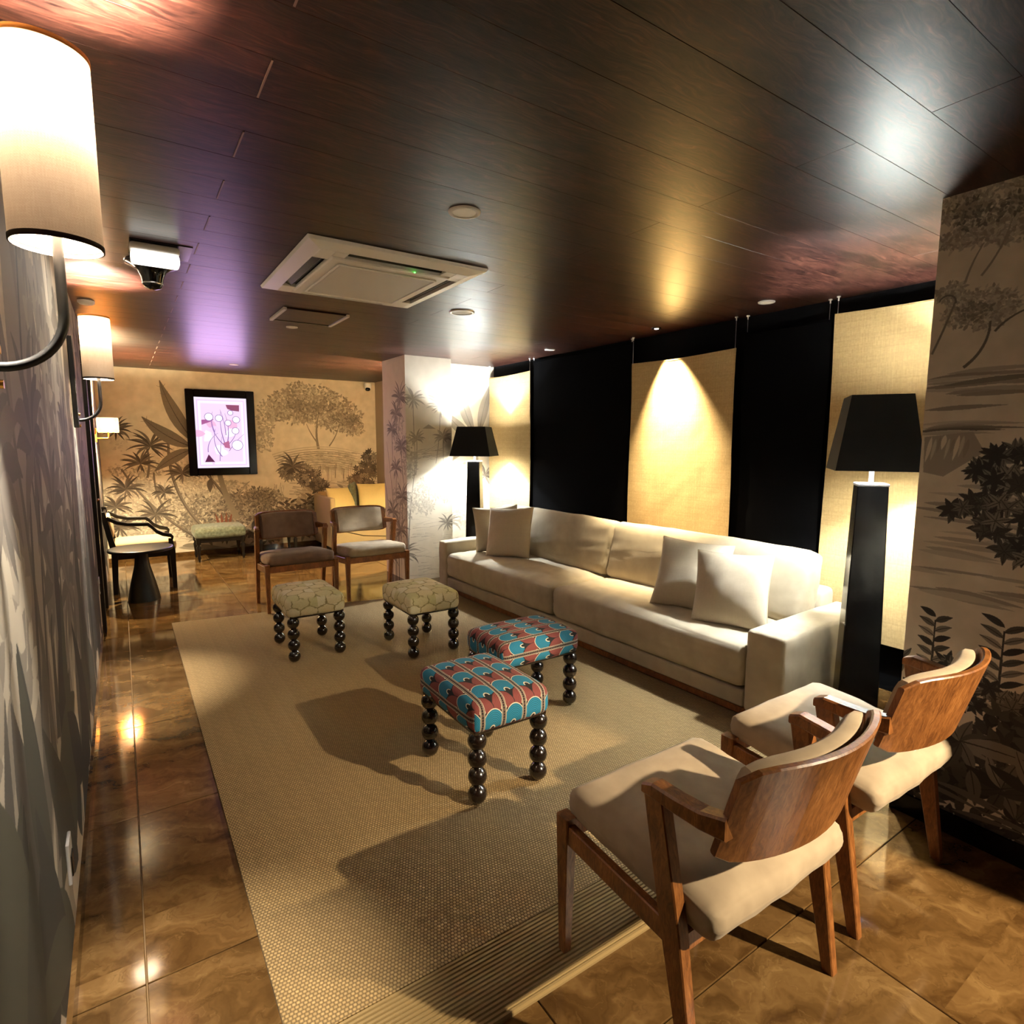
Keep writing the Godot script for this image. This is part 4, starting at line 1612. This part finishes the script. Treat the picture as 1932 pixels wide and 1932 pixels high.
# ---------------------------------------------------------------- stools
func stool(label: String, cover: Material, group: String) -> Node3D:
	var o := thing("bead_leg_stool", label, "stool", Vector3.ZERO, 0.0, group)
	for sx in [-1.0, 1.0]:
		for sz in [-1.0, 1.0]:
			var prof := []
			var step := 0.0745
			prof.append(Vector2(0.002, 0.0))
			prof.append(Vector2(0.014, 0.004))
			for k in 4:
				var cy := 0.040 + step * k
				for j in 9:
					var t := -1.15 + 2.3 * j / 8.0
					if k == 0 and j == 0:
						continue
					prof.append(Vector2(maxf(0.0385 * cos(t * 1.03), 0.016), cy + 0.0405 * sin(t)))
			var m := Mesher.new()
			m.lathe(prof, 22, Vector3(sx * 0.15, 0, sz * 0.213))
			part("leg", m, mats.bead_wood, o)
	var fr := Mesher.new()
	fr.box(Vector3(0, 0.303, 0), Vector3(0.35, 0.016, 0.472), 0.003)
	part("frame", fr, mats.bead_wood, o)
	part("seat", cushion(Vector3(0.375, 0.118, 0.50), 0.034, Vector3(0.004, 0.022, 0.004), 0.003, 8, 20.0), cover, o, Vector3(0, 0.362, 0))
	return o


func build_stools() -> void:
	var y := 0.0165
	var a := stool("fan-print teal and red stool, out in the open of the rug", mats.fan_print, "fan-print stools")
	a.position = Vector3(1.245, y, -2.08)
	copy(a, Vector3(1.755, y, -2.50), PI / 2, "fan-print teal and red stool turned sideways beside the sofa front")
	var b := stool("cream shell-print stool in front of the mauve-seated armchair", mats.cell_print, "cream shell-print stools")
	b.position = Vector3(1.01, y, -4.03)
	copy(b, Vector3(1.685, y, -3.66), 0.0, "cream shell-print stool between the other cream stool and the sofa")


# ---------------------------------------------------------------- hangings
func hanging(label: String, group: String, m: Material, z0: float, z1: float, y0: float, y1: float, x: float, key: float) -> void:
	var o := thing("fabric_panel", label, "wall hanging", Vector3(x, y0, (z0 + z1) / 2), 0.0, group)
	var w := z1 - z0
	var h := y1 - y0
	var nx := 26
	var ny := 34
	var st := SurfaceTool.new()
	st.begin(Mesh.PRIMITIVE_TRIANGLES)
	for sg in [-1.0, 1.0]:
		var g := []
		for i in nx + 1:
			var row := []
			for j in ny + 1:
				var u := float(i) / nx
				var v := float(j) / ny
				var sag := -0.012 * sin(PI * u) * v * v
				var wave := 0.007 * noise.get_noise_3d(u * w * 260 + key * 70, v * h * 60, 3.0) + 0.004 * sin(v * h * 4.0 + key + u * 3.0) + 0.003 * noise.get_noise_3d(u * w * 500, v * h * 1400, key * 9)
				var pinch := 0.0025 * sin(v * 7.0 + key) * (1 if u < 0.5 else -1) * absf(u * 2 - 1)
				row.append(Vector3(wave + sg * 0.0015, v * h + sag, (u - 0.5) * w + pinch))
			g.append(row)
		for i in nx:
			for j in ny:
				var q := [g[i][j], g[i + 1][j], g[i + 1][j + 1], g[i][j + 1]]
				var order := [0, 1, 2, 0, 2, 3] if sg > 0 else [0, 2, 1, 0, 3, 2]
				# +x faces on sg > 0
				for k in order:
					st.add_vertex(q[k])
	st.generate_normals()
	st.index()
	part("cloth", st.commit(), m, o)
	for s in [-1.0, 1.0]:
		var zz: float = s * (w / 2 - 0.012)
		var t := Mesher.new()
		t.tube([Vector3(0, h - 0.01, zz), Vector3(0, CEIL - y0 - 0.012, zz)], 0.0014, 6)
		part("wire", t, mats.steel, o)
		var k := Mesher.new()
		k.lathe([Vector2(0.011, CEIL - y0), Vector2(0.011, CEIL - y0 - 0.006), Vector2(0.004, CEIL - y0 - 0.009), Vector2(0.004, CEIL - y0 - 0.026)], 12, Vector3(0, 0, zz))
		part("hook", k, mats.white_plastic, o)
	var hem := Mesher.new()
	hem.box(Vector3(-0.004, h - 0.02, 0), Vector3(0.004, 0.003, w - 0.02))
	part("hem", hem, m, o)


func build_panels() -> void:
	var X := 3.585
	hanging("natural jute hanging lit by the floor lamp next to the pale column", "jute hangings", mats.jute, -5.80, -4.985, 0.30, 2.185, X, 1.0)
	hanging("natural jute hanging washed by a ceiling spotlight behind the sofa middle", "jute hangings", mats.jute, -3.54, -2.545, 0.30, 2.10, X, 2.0)
	hanging("natural jute hanging behind the lamp at the broad sofa arm", "jute hangings", mats.jute, -1.88, -0.90, 0.295, 2.21, X, 3.0)
	hanging("wide black cloth hanging between the column jute and the spotlit jute", "black hangings", mats.black_cloth, -4.975, -3.56, 0.30, 2.285, X + 0.03, 4.0)
	hanging("narrow black cloth hanging between the spotlit jute and the lamp jute", "black hangings", mats.black_cloth, -2.50, -1.92, 0.30, 2.20, X + 0.03, 5.0)
	# ceiling spotlight over the middle hanging
	var o := thing("ceiling_spotlight", "small lit ceiling spotlight above the middle jute hanging", "spotlight", Vector3(3.43, CEIL, -3.14))
	var m := Mesher.new()
	m.lathe([Vector2(0.036, 0.0), Vector2(0.036, -0.006), Vector2(0.026, -0.008), Vector2(0.024, 0.0)], 20, Vector3.ZERO, false)
	part("trim_ring", m, mats.black_plastic, o)
	m = Mesher.new()
	m.lathe([Vector2(0.001, -0.010), Vector2(0.014, -0.009), Vector2(0.017, -0.002)], 16)
	part("bulb", m, mats.bulb_glow, o)
	spot(o, Vector3(3.43, CEIL - 0.03, -3.14), Vector3(3.58, 1.30, -3.04), Color(1.0, 0.92, 0.76), 8.5, 33.0, 1.0, 0.012)


# ---------------------------------------------------------------- far end
func build_far_end() -> void:
	# glowing picture
	var o := thing("framed_picture", "backlit mauve abstract print in a wide black frame", "picture", Vector3(1.10, 1.555, BACK + 0.002))
	var W := 0.79
	var H := 1.075
	var fw := 0.095
	for k in 4:
		var b := Mesher.new()
		if k < 2:
			b.box(Vector3((k * 2 - 1) * (W / 2 - fw / 2), 0, 0.022), Vector3(fw, H, 0.044), 0.006)
		else:
			b.box(Vector3(0, (k * 2 - 5) * (H / 2 - fw / 2), 0.022), Vector3(W - 2 * fw + 0.002, fw, 0.044), 0.006)
		part("frame_side", b, mats.black_lacquer, o)
	var p := Mesher.new()
	var iw := W / 2 - fw
	var ih := H / 2 - fw
	p.quad(Vector3(-iw, -ih, 0.018), Vector3(iw, -ih, 0.018), Vector3(iw, ih, 0.018), Vector3(-iw, ih, 0.018), Vector3.BACK)
	part("light_box_print", p, mats.print_glow, o)
	var al := AreaLight3D.new()
	al.name = "light"
	al.area_size = Vector2(iw * 2, ih * 2)
	al.light_color = Color(0.92, 0.72, 1.0)
	al.light_energy = 0.35
	al.area_range = 12.0
	al.shadow_enabled = true
	o.add_child(al)
	al.position = Vector3(0, 0, 0.05)
	al.rotation.y = PI

	# dark armchair against the left wall, facing into the room
	var c := thing("dark_armchair", "dark wooden open armchair with cream seat against the papered wall", "armchair", Vector3(0.13, 0.002, -6.82), PI / 2)
	# local: front +z (world +x), x across
	var dw: Material = mats.dark_wood
	for s in [-1.0, 1.0]:
		var m := Mesher.new()
		m.loft([Mesher.sect(Vector3(s * 0.27, 0, -0.25), Vector3(0.017, 0, 0), Vector3(0, 0, 0.02)), Mesher.sect(Vector3(s * 0.27, 0.40, -0.235), Vector3(0.02, 0, 0), Vector3(0, 0, 0.026)), Mesher.sect(Vector3(s * 0.27, 0.79, -0.305), Vector3(0.017, 0, 0), Vector3(0, 0, 0.02))])
		part("leg", m, dw, c)
		m = Mesher.new()
		m.loft([Mesher.sect(Vector3(s * 0.275, 0, 0.24), Vector3(0.016, 0, 0), Vector3(0, 0, 0.018)), Mesher.sect(Vector3(s * 0.275, 0.38, 0.235), Vector3(0.022, 0, 0), Vector3(0, 0, 0.026)), Mesher.sect(Vector3(s * 0.275, 0.50, 0.225), Vector3(0.018, 0, 0), Vector3(0, 0, 0.018))])
		part("leg", m, dw, c)
		# swept arm: falls from the back, dips, then steps down to the front leg
		m = Mesher.new()
		var rings := []
		for k in [[-0.275, 0.73], [-0.20, 0.685], [-0.12, 0.662], [-0.02, 0.655], [0.045, 0.652], [0.075, 0.625], [0.115, 0.575], [0.165, 0.545], [0.23, 0.528], [0.25, 0.50]]:
			rings.append(Mesher.sect(Vector3(s * 0.275, k[1], k[0]), Vector3(0.019, 0, 0), Vector3(0, 0.017, 0.004), 0.005))
		m.loft(rings)
		part("armrest", m, dw, c)
		m = Mesher.new()
		m.box(Vector3(s * 0.272, 0.36, 0), Vector3(0.026, 0.06, 0.46), 0.003)
		part("side_rail", m, dw, c)
	for k in [[0.74, -0.295, 0.05], [0.53, -0.26, 0.035]]:
		var m := Mesher.new()
		m.box(Vector3(0, k[0], k[1]), Vector3(0.54, k[2], 0.024), 0.004)
		part("back_rail", m, dw, c)
	for z in [-0.235, 0.235]:
		var m := Mesher.new()
		m.box(Vector3(0, 0.36, z), Vector3(0.52, 0.06, 0.026), 0.003)
		part("seat_rail", m, dw, c)
	part("seat", cushion(Vector3(0.53, 0.10, 0.52), 0.035, Vector3(0, 0.018, 0.004), 0.004, 6, 40.0), mats.cream_cloth, c, Vector3(0, 0.425, 0.015))
	part("back_pad", cushion(Vector3(0.50, 0.20, 0.05), 0.02, Vector3(0, 0, 0.01), 0.002, 5, 41.0), mats.cream_cloth, c, Vector3(0, 0.635, -0.268), Basis(Vector3.RIGHT, deg_to_rad(-9)))

	# round dark side table
	var t := thing("side_table", "round dark side table on a tapered drum foot before the dark armchair", "side table", Vector3(0.10, 0.002, -6.20))
	var m := Mesher.new()
	m.lathe([Vector2(0.13, 0), Vector2(0.128, 0.02), Vector2(0.10, 0.16), Vector2(0.062, 0.32), Vector2(0.05, 0.42), Vector2(0.07, 0.455)], 32)
	part("foot", m, dw, t)
	m = Mesher.new()
	m.lathe([Vector2(0.20, 0.455), Vector2(0.252, 0.462), Vector2(0.258, 0.472), Vector2(0.254, 0.484), Vector2(0.24, 0.486)], 48)
	part("table_top", m, dw, t)

	# low bench with green velvet top
	bench("low bench with green velvet top on dark turned legs under the picture", Vector3(0.955, 0.002, -7.97), 0.57, mats.green_velvet)
	bench("low dark bench on turned legs, mostly behind the mauve-seated armchair", Vector3(1.62, 0.002, -7.97), 0.50, mats.dark_wood)

	# settee in the nook with cushions
	var s := thing("settee", "cream settee with high straight arm in the corner behind the column", "settee", Vector3(2.68, 0.002, -7.84))
	part("base", cushion(Vector3(0.88, 0.24, 0.74), 0.02, Vector3.ZERO, 0.002, 5, 50.0), mats.settee_cloth, s, Vector3(0.02, 0.20, 0.0))
	part("back", cushion(Vector3(0.88, 0.70, 0.12), 0.03, Vector3.ZERO, 0.002, 5, 51.0), mats.settee_cloth, s, Vector3(0.02, 0.40, -0.36))
	part("arm", cushion(Vector3(0.07, 0.66, 0.78), 0.02, Vector3.ZERO, 0.002, 5, 52.0), mats.settee_cloth, s, Vector3(-0.44, 0.39, -0.02))
	part("seat_cushion", cushion(Vector3(0.84, 0.14, 0.66), 0.035, Vector3(0, 0.012, 0), 0.004, 6, 53.0), mats.settee_cloth, s, Vector3(0.03, 0.385, 0.05))
	m = Mesher.new()
	m.box(Vector3(0.02, 0.04, 0), Vector3(0.84, 0.075, 0.70), 0.003)
	part("plinth", m, mats.dark_wood, s)
	m = Mesher.new()
	m.tube([Vector3(-0.38, 0.30, 0.372), Vector3(-0.05, 0.20, 0.373), Vector3(0.30, 0.16, 0.373), Vector3(0.30, 0.31, 0.373)], 0.004, 6)
	part("piping", m, mats.dark_wood, s)
	var L := [["pale yellow cushion upright against the settee arm", Vector3(2.43, 0.665, -7.72), 0.40, 14.0, -16.0], ["olive cushion on edge between two yellow cushions on the settee", Vector3(2.66, 0.70, -7.90), 0.42, 62.0, -6.0], ["bright yellow cushion propped in the settee corner", Vector3(2.86, 0.70, -7.68), 0.42, -8.0, -20.0]]
	for k in L.size():
		var a: Array = L[k]
		var p2 := thing("settee_cushion", a[0], "cushion", a[1], 0.0, "cushions on the settee")
		p2.basis = Basis(Vector3.UP, deg_to_rad(a[3])) * Basis(Vector3.RIGHT, deg_to_rad(a[4]))
		part("cover", pillow_mesh(a[2], a[2] * 0.9, 0.14, 20.0 + k), mats.green_velvet if k == 1 else mats.yellow_cloth, p2)


func bench(label: String, at: Vector3, w: float, cover: Material) -> void:
	var o := thing("low_bench", label, "bench", at)
	for sx in [-1.0, 1.0]:
		for sz in [-1.0, 1.0]:
			var m := Mesher.new()
			m.lathe([Vector2(0.012, 0.0), Vector2(0.016, 0.03), Vector2(0.02, 0.05), Vector2(0.013, 0.07), Vector2(0.022, 0.14), Vector2(0.026, 0.18), Vector2(0.014, 0.20), Vector2(0.026, 0.22), Vector2(0.026, 0.28)], 14, Vector3(sx * (w / 2 - 0.04), 0, sz * 0.18))
			part("leg", m, mats.dark_wood, o)
	for sz in [-1.0, 1.0]:
		var m := Mesher.new()
		m.box(Vector3(0, 0.255, sz * 0.18), Vector3(w - 0.06, 0.05, 0.02), 0.002)
		part("rail", m, mats.dark_wood, o)
	for sx in [-1.0, 1.0]:
		var m := Mesher.new()
		m.box(Vector3(sx * (w / 2 - 0.04), 0.255, 0), Vector3(0.02, 0.05, 0.34), 0.002)
		part("rail", m, mats.dark_wood, o)
	part("seat", cushion(Vector3(w, 0.13, 0.44), 0.04, Vector3(0, 0.015, 0.004), 0.004, 6, 60.0 + w), cover, o, Vector3(0, 0.345, 0))


# ---------------------------------------------------------------- ceiling things
func downlight(label: String, at: Vector3, r: float, lit := false) -> Node3D:
	var o := thing("downlight", label, "downlight", at, 0.0, "recessed downlights")
	var m := Mesher.new()
	m.lathe([Vector2(r * 0.72, -0.002), Vector2(r * 0.76, -0.007), Vector2(r * 0.96, -0.006), Vector2(r, 0.0)], 28, Vector3.ZERO, false)
	part("trim_ring", m, mats.grey_plastic, o)
	m = Mesher.new()
	m.lathe([Vector2(0.001, -0.004), Vector2(r * 0.72, -0.004), Vector2(r * 0.73, 0.0)], 28)
	part("diffuser", m, mats.bulb_glow if lit else mats.white_plastic, o)
	return o


func build_ceiling_things() -> void:
	# cassette air conditioner
	var o := thing("air_conditioner", "square white ceiling cassette air conditioner", "air conditioner", Vector3(1.145, CEIL, -3.06))
	var W := 0.88
	var D := 0.98
	# outer rim and raised flange as four mitred bars
	for k in 4:
		var m := Mesher.new()
		var along := D if k % 2 == 0 else W
		var across := W if k % 2 == 0 else D
		var b := Basis(Vector3.UP, k * PI / 2)
		# trapezium plan
		var outer := across / 2
		var inner := across / 2 - 0.07
		var p := func(u: float, y: float, x: float) -> Vector3: return b * Vector3(x, y, u)
		var y0 := -0.002
		var y1 := -0.032
		var i2 := along / 2 - 0.07
		m.quad(p.call(-along / 2, y0, outer), p.call(along / 2, y0, outer), p.call(along / 2 - 0.006, y1 * 0.5, outer - 0.006), p.call(-along / 2 + 0.006, y1 * 0.5, outer - 0.006), b * Vector3(1, -0.4, 0))
		m.quad(p.call(-along / 2 + 0.006, y1 * 0.5, outer - 0.006), p.call(along / 2 - 0.006, y1 * 0.5, outer - 0.006), p.call(i2, y1, inner), p.call(-i2, y1, inner), Vector3.DOWN)
		m.quad(p.call(-i2, y1, inner), p.call(i2, y1, inner), p.call(i2, 0.0, inner), p.call(-i2, 0.0, inner), b * Vector3(-1, 0, 0))
		part("flange", m, mats.white_plastic, o)
		# outlet slot with louvre, between flange and grille
		var slot := Mesher.new()
		var half := along / 2 - 0.20
		slot.box(b * Vector3(inner - 0.035, -0.012, 0), Vector3(0.07, 0.006, half * 2) if k % 2 == 0 else Vector3(half * 2, 0.006, 0.07))
		part("outlet", slot, mats.black_plastic, o)
		for e in [-1.0, 1.0]:
			var fill := Mesher.new()
			var len2 := i2 - half - (0.07 if k % 2 == 1 else 0.0)
			fill.box(b * Vector3(inner - 0.035, -0.022, e * (half + len2 / 2)), Vector3(0.07, 0.022, len2) if k % 2 == 0 else Vector3(len2, 0.022, 0.07), 0.002)
			part("corner_panel", fill, mats.white_plastic, o)
		var lv := Mesher.new()
		var bt := b * Basis(Vector3.BACK, 0.35)
		lv.box(b * Vector3(inner - 0.030, -0.022, 0), Vector3(0.032, 0.004, half * 2 - 0.01), 0.001, bt)
		part("louvre", lv, mats.black_plastic if k != 1 else mats.grey_plastic, o)
	var g := Mesher.new()
	g.box(Vector3(0, -0.028, 0), Vector3(W - 0.28, 0.028, D - 0.28), 0.006)
	part("intake_panel", g, mats.white_plastic, o)
	g = Mesher.new()
	g.box(Vector3(0, -0.045, 0), Vector3(W - 0.40, 0.008, D - 0.42), 0.003)
	part("grille", g, mats.grey_plastic, o)
	for k in 4:
		var rib := Mesher.new()
		var b := Basis(Vector3.UP, k * PI / 2)
		var along := (D - 0.40) if k % 2 == 0 else (W - 0.38)
		var off := (W - 0.385) / 2 if k % 2 == 0 else (D - 0.405) / 2
		rib.box(b * Vector3(off, -0.047, 0), Vector3(0.012, 0.008, along), 0.003, b)
		part("grille_rim", rib, mats.white_plastic, o)
	g = Mesher.new()
	g.lathe([Vector2(0.004, -0.042), Vector2(0.004, -0.045), Vector2(0.001, -0.046)], 10, Vector3(0.10, 0, 0.36 + 0.0))
	part("indicator_light", g, mats.led_green, o)

	# recessed downlights, all switched off
	downlight("white recessed downlight in front of the ceiling air conditioner", Vector3(1.134, CEIL, -2.01), 0.062)
	downlight("white recessed downlight between the ceiling hatch and the picture", Vector3(1.14, CEIL, -4.68), 0.042)
	downlight("white recessed downlight over the black wall between spotlit jute and lamp jute", Vector3(3.36, CEIL, -2.19), 0.05)
	downlight("white recessed downlight over the wide black hanging", Vector3(3.40, CEIL, -4.42), 0.05)
	downlight("white recessed downlight close to the picture wall", Vector3(1.13, CEIL, -7.3), 0.05)
	# speaker grille
	var s := thing("ceiling_speaker", "round grey ceiling speaker beside the air conditioner", "speaker", Vector3(1.95, CEIL, -3.5))
	var m := Mesher.new()
	m.lathe([Vector2(0.064, -0.003), Vector2(0.07, -0.009), Vector2(0.082, -0.008), Vector2(0.086, 0)], 32, Vector3.ZERO, false)
	part("rim", m, mats.steel, s)
	m = Mesher.new()
	m.lathe([Vector2(0.001, -0.008), Vector2(0.04, -0.0075), Vector2(0.064, -0.004), Vector2(0.066, 0)], 32)
	part("grille", m, mats.grey_plastic, s)
	# access hatch
	var h := thing("ceiling_hatch", "square ceiling access hatch with pale edge strips beyond the air conditioner", "hatch", Vector3(1.145, CEIL, -4.22))
	m = Mesher.new()
	m.box(Vector3(0, -0.005, 0), Vector3(0.39, 0.008, 0.40), 0.002)
	part("panel", m, mats.ceiling_wood_2, h)
	for k in [-1.0, 1.0]:
		m = Mesher.new()
		m.box(Vector3(k * 0.205, -0.010, 0), Vector3(0.022, 0.018, 0.42), 0.002)
		part("edge_strip", m, mats.grey_plastic, h)
	m = Mesher.new()
	m.box(Vector3(0, -0.007, -0.205), Vector3(0.41, 0.012, 0.012), 0.002)
	part("edge_strip", m, mats.black_plastic, h)

	# emergency light under a flat black sheet painted as the shaded ceiling opening
	var e := thing("emergency_light", "lit white emergency light box hung below a flat black sheet standing for a dark ceiling opening", "emergency light", Vector3(0.20, CEIL, -3.14))
	m = Mesher.new()
	m.box(Vector3(0.01, -0.002, -0.03), Vector3(0.24, 0.003, 0.24))
	part("dark_opening_sheet", m, mats.black_plastic, e)
	part("body", cushion(Vector3(0.19, 0.035, 0.085), 0.014, Vector3.ZERO, 0.0, 3), mats.white_plastic, e, Vector3(-0.015, -0.022, 0.03))
	part("light_diffuser", cushion(Vector3(0.185, 0.05, 0.08), 0.014, Vector3.ZERO, 0.0, 3), mats.emergency_glow, e, Vector3(-0.015, -0.062, 0.03))
	var al := AreaLight3D.new()
	al.name = "light"
	al.area_size = Vector2(0.17, 0.07)
	al.light_color = Color(1, 0.97, 0.92)
	al.light_energy = 0.2
	al.area_range = 10.0
	al.shadow_enabled = true
	e.add_child(al)
	al.position = Vector3(-0.015, -0.092, 0.03)
	al.rotation.x = -PI / 2
	# black bell housing of a camera below it
	var d := thing("dome_camera", "glossy black flared dome camera on the ceiling by the emergency light", "camera", Vector3(0.185, CEIL, -3.42))
	m = Mesher.new()
	m.lathe([Vector2(0.115, 0.0), Vector2(0.112, -0.012), Vector2(0.085, -0.022), Vector2(0.062, -0.042), Vector2(0.05, -0.07), Vector2(0.043, -0.10), Vector2(0.036, -0.118), Vector2(0.012, -0.126), Vector2(0.001, -0.127)], 32)
	part("housing", m, mats.black_plastic, d)
	m = Mesher.new()
	m.lathe([Vector2(0.0440, -0.094), Vector2(0.0465, -0.098), Vector2(0.0440, -0.102)], 32, Vector3.ZERO, false)
	part("chrome_ring", m, mats.steel, d)
	# smoke detector
	var k := thing("smoke_detector", "small white detector on the ceiling next to the papered wall", "detector", Vector3(-0.115, CEIL, -4.55))
	m = Mesher.new()
	m.lathe([Vector2(0.045, 0), Vector2(0.045, -0.012), Vector2(0.035, -0.022), Vector2(0.001, -0.024)], 20)
	part("body", m, mats.white_plastic, k)
	# CCTV camera in the far corner
	var c := thing("corner_camera", "small white security camera high in the far corner of the picture wall", "camera", Vector3(3.03, 2.235, BACK + 0.06))
	m = Mesher.new()
	m.lathe([Vector2(0.05, 0.05), Vector2(0.052, 0.0), Vector2(0.045, -0.03)], 20)
	part("body", m, mats.white_plastic, c)
	part("lens", cushion(Vector3(0.07, 0.055, 0.07), 0.027, Vector3.ZERO, 0.0, 2), mats.black_plastic, c, Vector3(-0.008, -0.035, 0.02))
	m = Mesher.new()
	m.box(Vector3(0, 0.02, -0.035), Vector3(0.04, 0.03, 0.05), 0.003)
	part("bracket", m, mats.white_plastic, c)
	# spotlight in the room behind the viewer, over the near armchairs' side
	var z := downlight("lit recessed spotlight in the ceiling beyond the leafy pier", Vector3(2.72, CEIL, 1.5), 0.06, true)
	spot(z, Vector3(2.72, CEIL - 0.02, 1.5), Vector3(2.1, 0.0, -0.75), Color(1.0, 0.92, 0.78), 11.5, 27.0, 0.6, 0.03)


func build_small() -> void:
	for a in [["white socket plate with black outlet low on the papered wall, along the rug", Vector3(WALL_L, 0.29, -1.93)], ["white socket plate with black outlet low on the papered wall, at the doorway", Vector3(WALL_L, 0.40, -5.12)]]:
		var o := thing("wall_socket", a[0], "socket", a[1])
		var m := Mesher.new()
		m.box(Vector3(0.004, 0, 0), Vector3(0.008, 0.12, 0.075), 0.002)
		part("plate", m, mats.grey_plastic, o)
		m = Mesher.new()
		m.box(Vector3(0.0085, -0.015, 0), Vector3(0.006, 0.06, 0.045), 0.002)
		part("outlet", m, mats.black_plastic, o)
	var o := thing("door_sensor", "small white sensor box on the papered wall above the doorway", "sensor", Vector3(WALL_L, 2.16, -5.25))
	var m := Mesher.new()
	m.box(Vector3(0.02, 0, 0), Vector3(0.04, 0.05, 0.07), 0.006)
	part("body", m, mats.white_plastic, o)
	m = Mesher.new()
	m.box(Vector3(0.02, -0.03, 0), Vector3(0.03, 0.012, 0.05), 0.002)
	part("lens", m, mats.black_plastic, o)
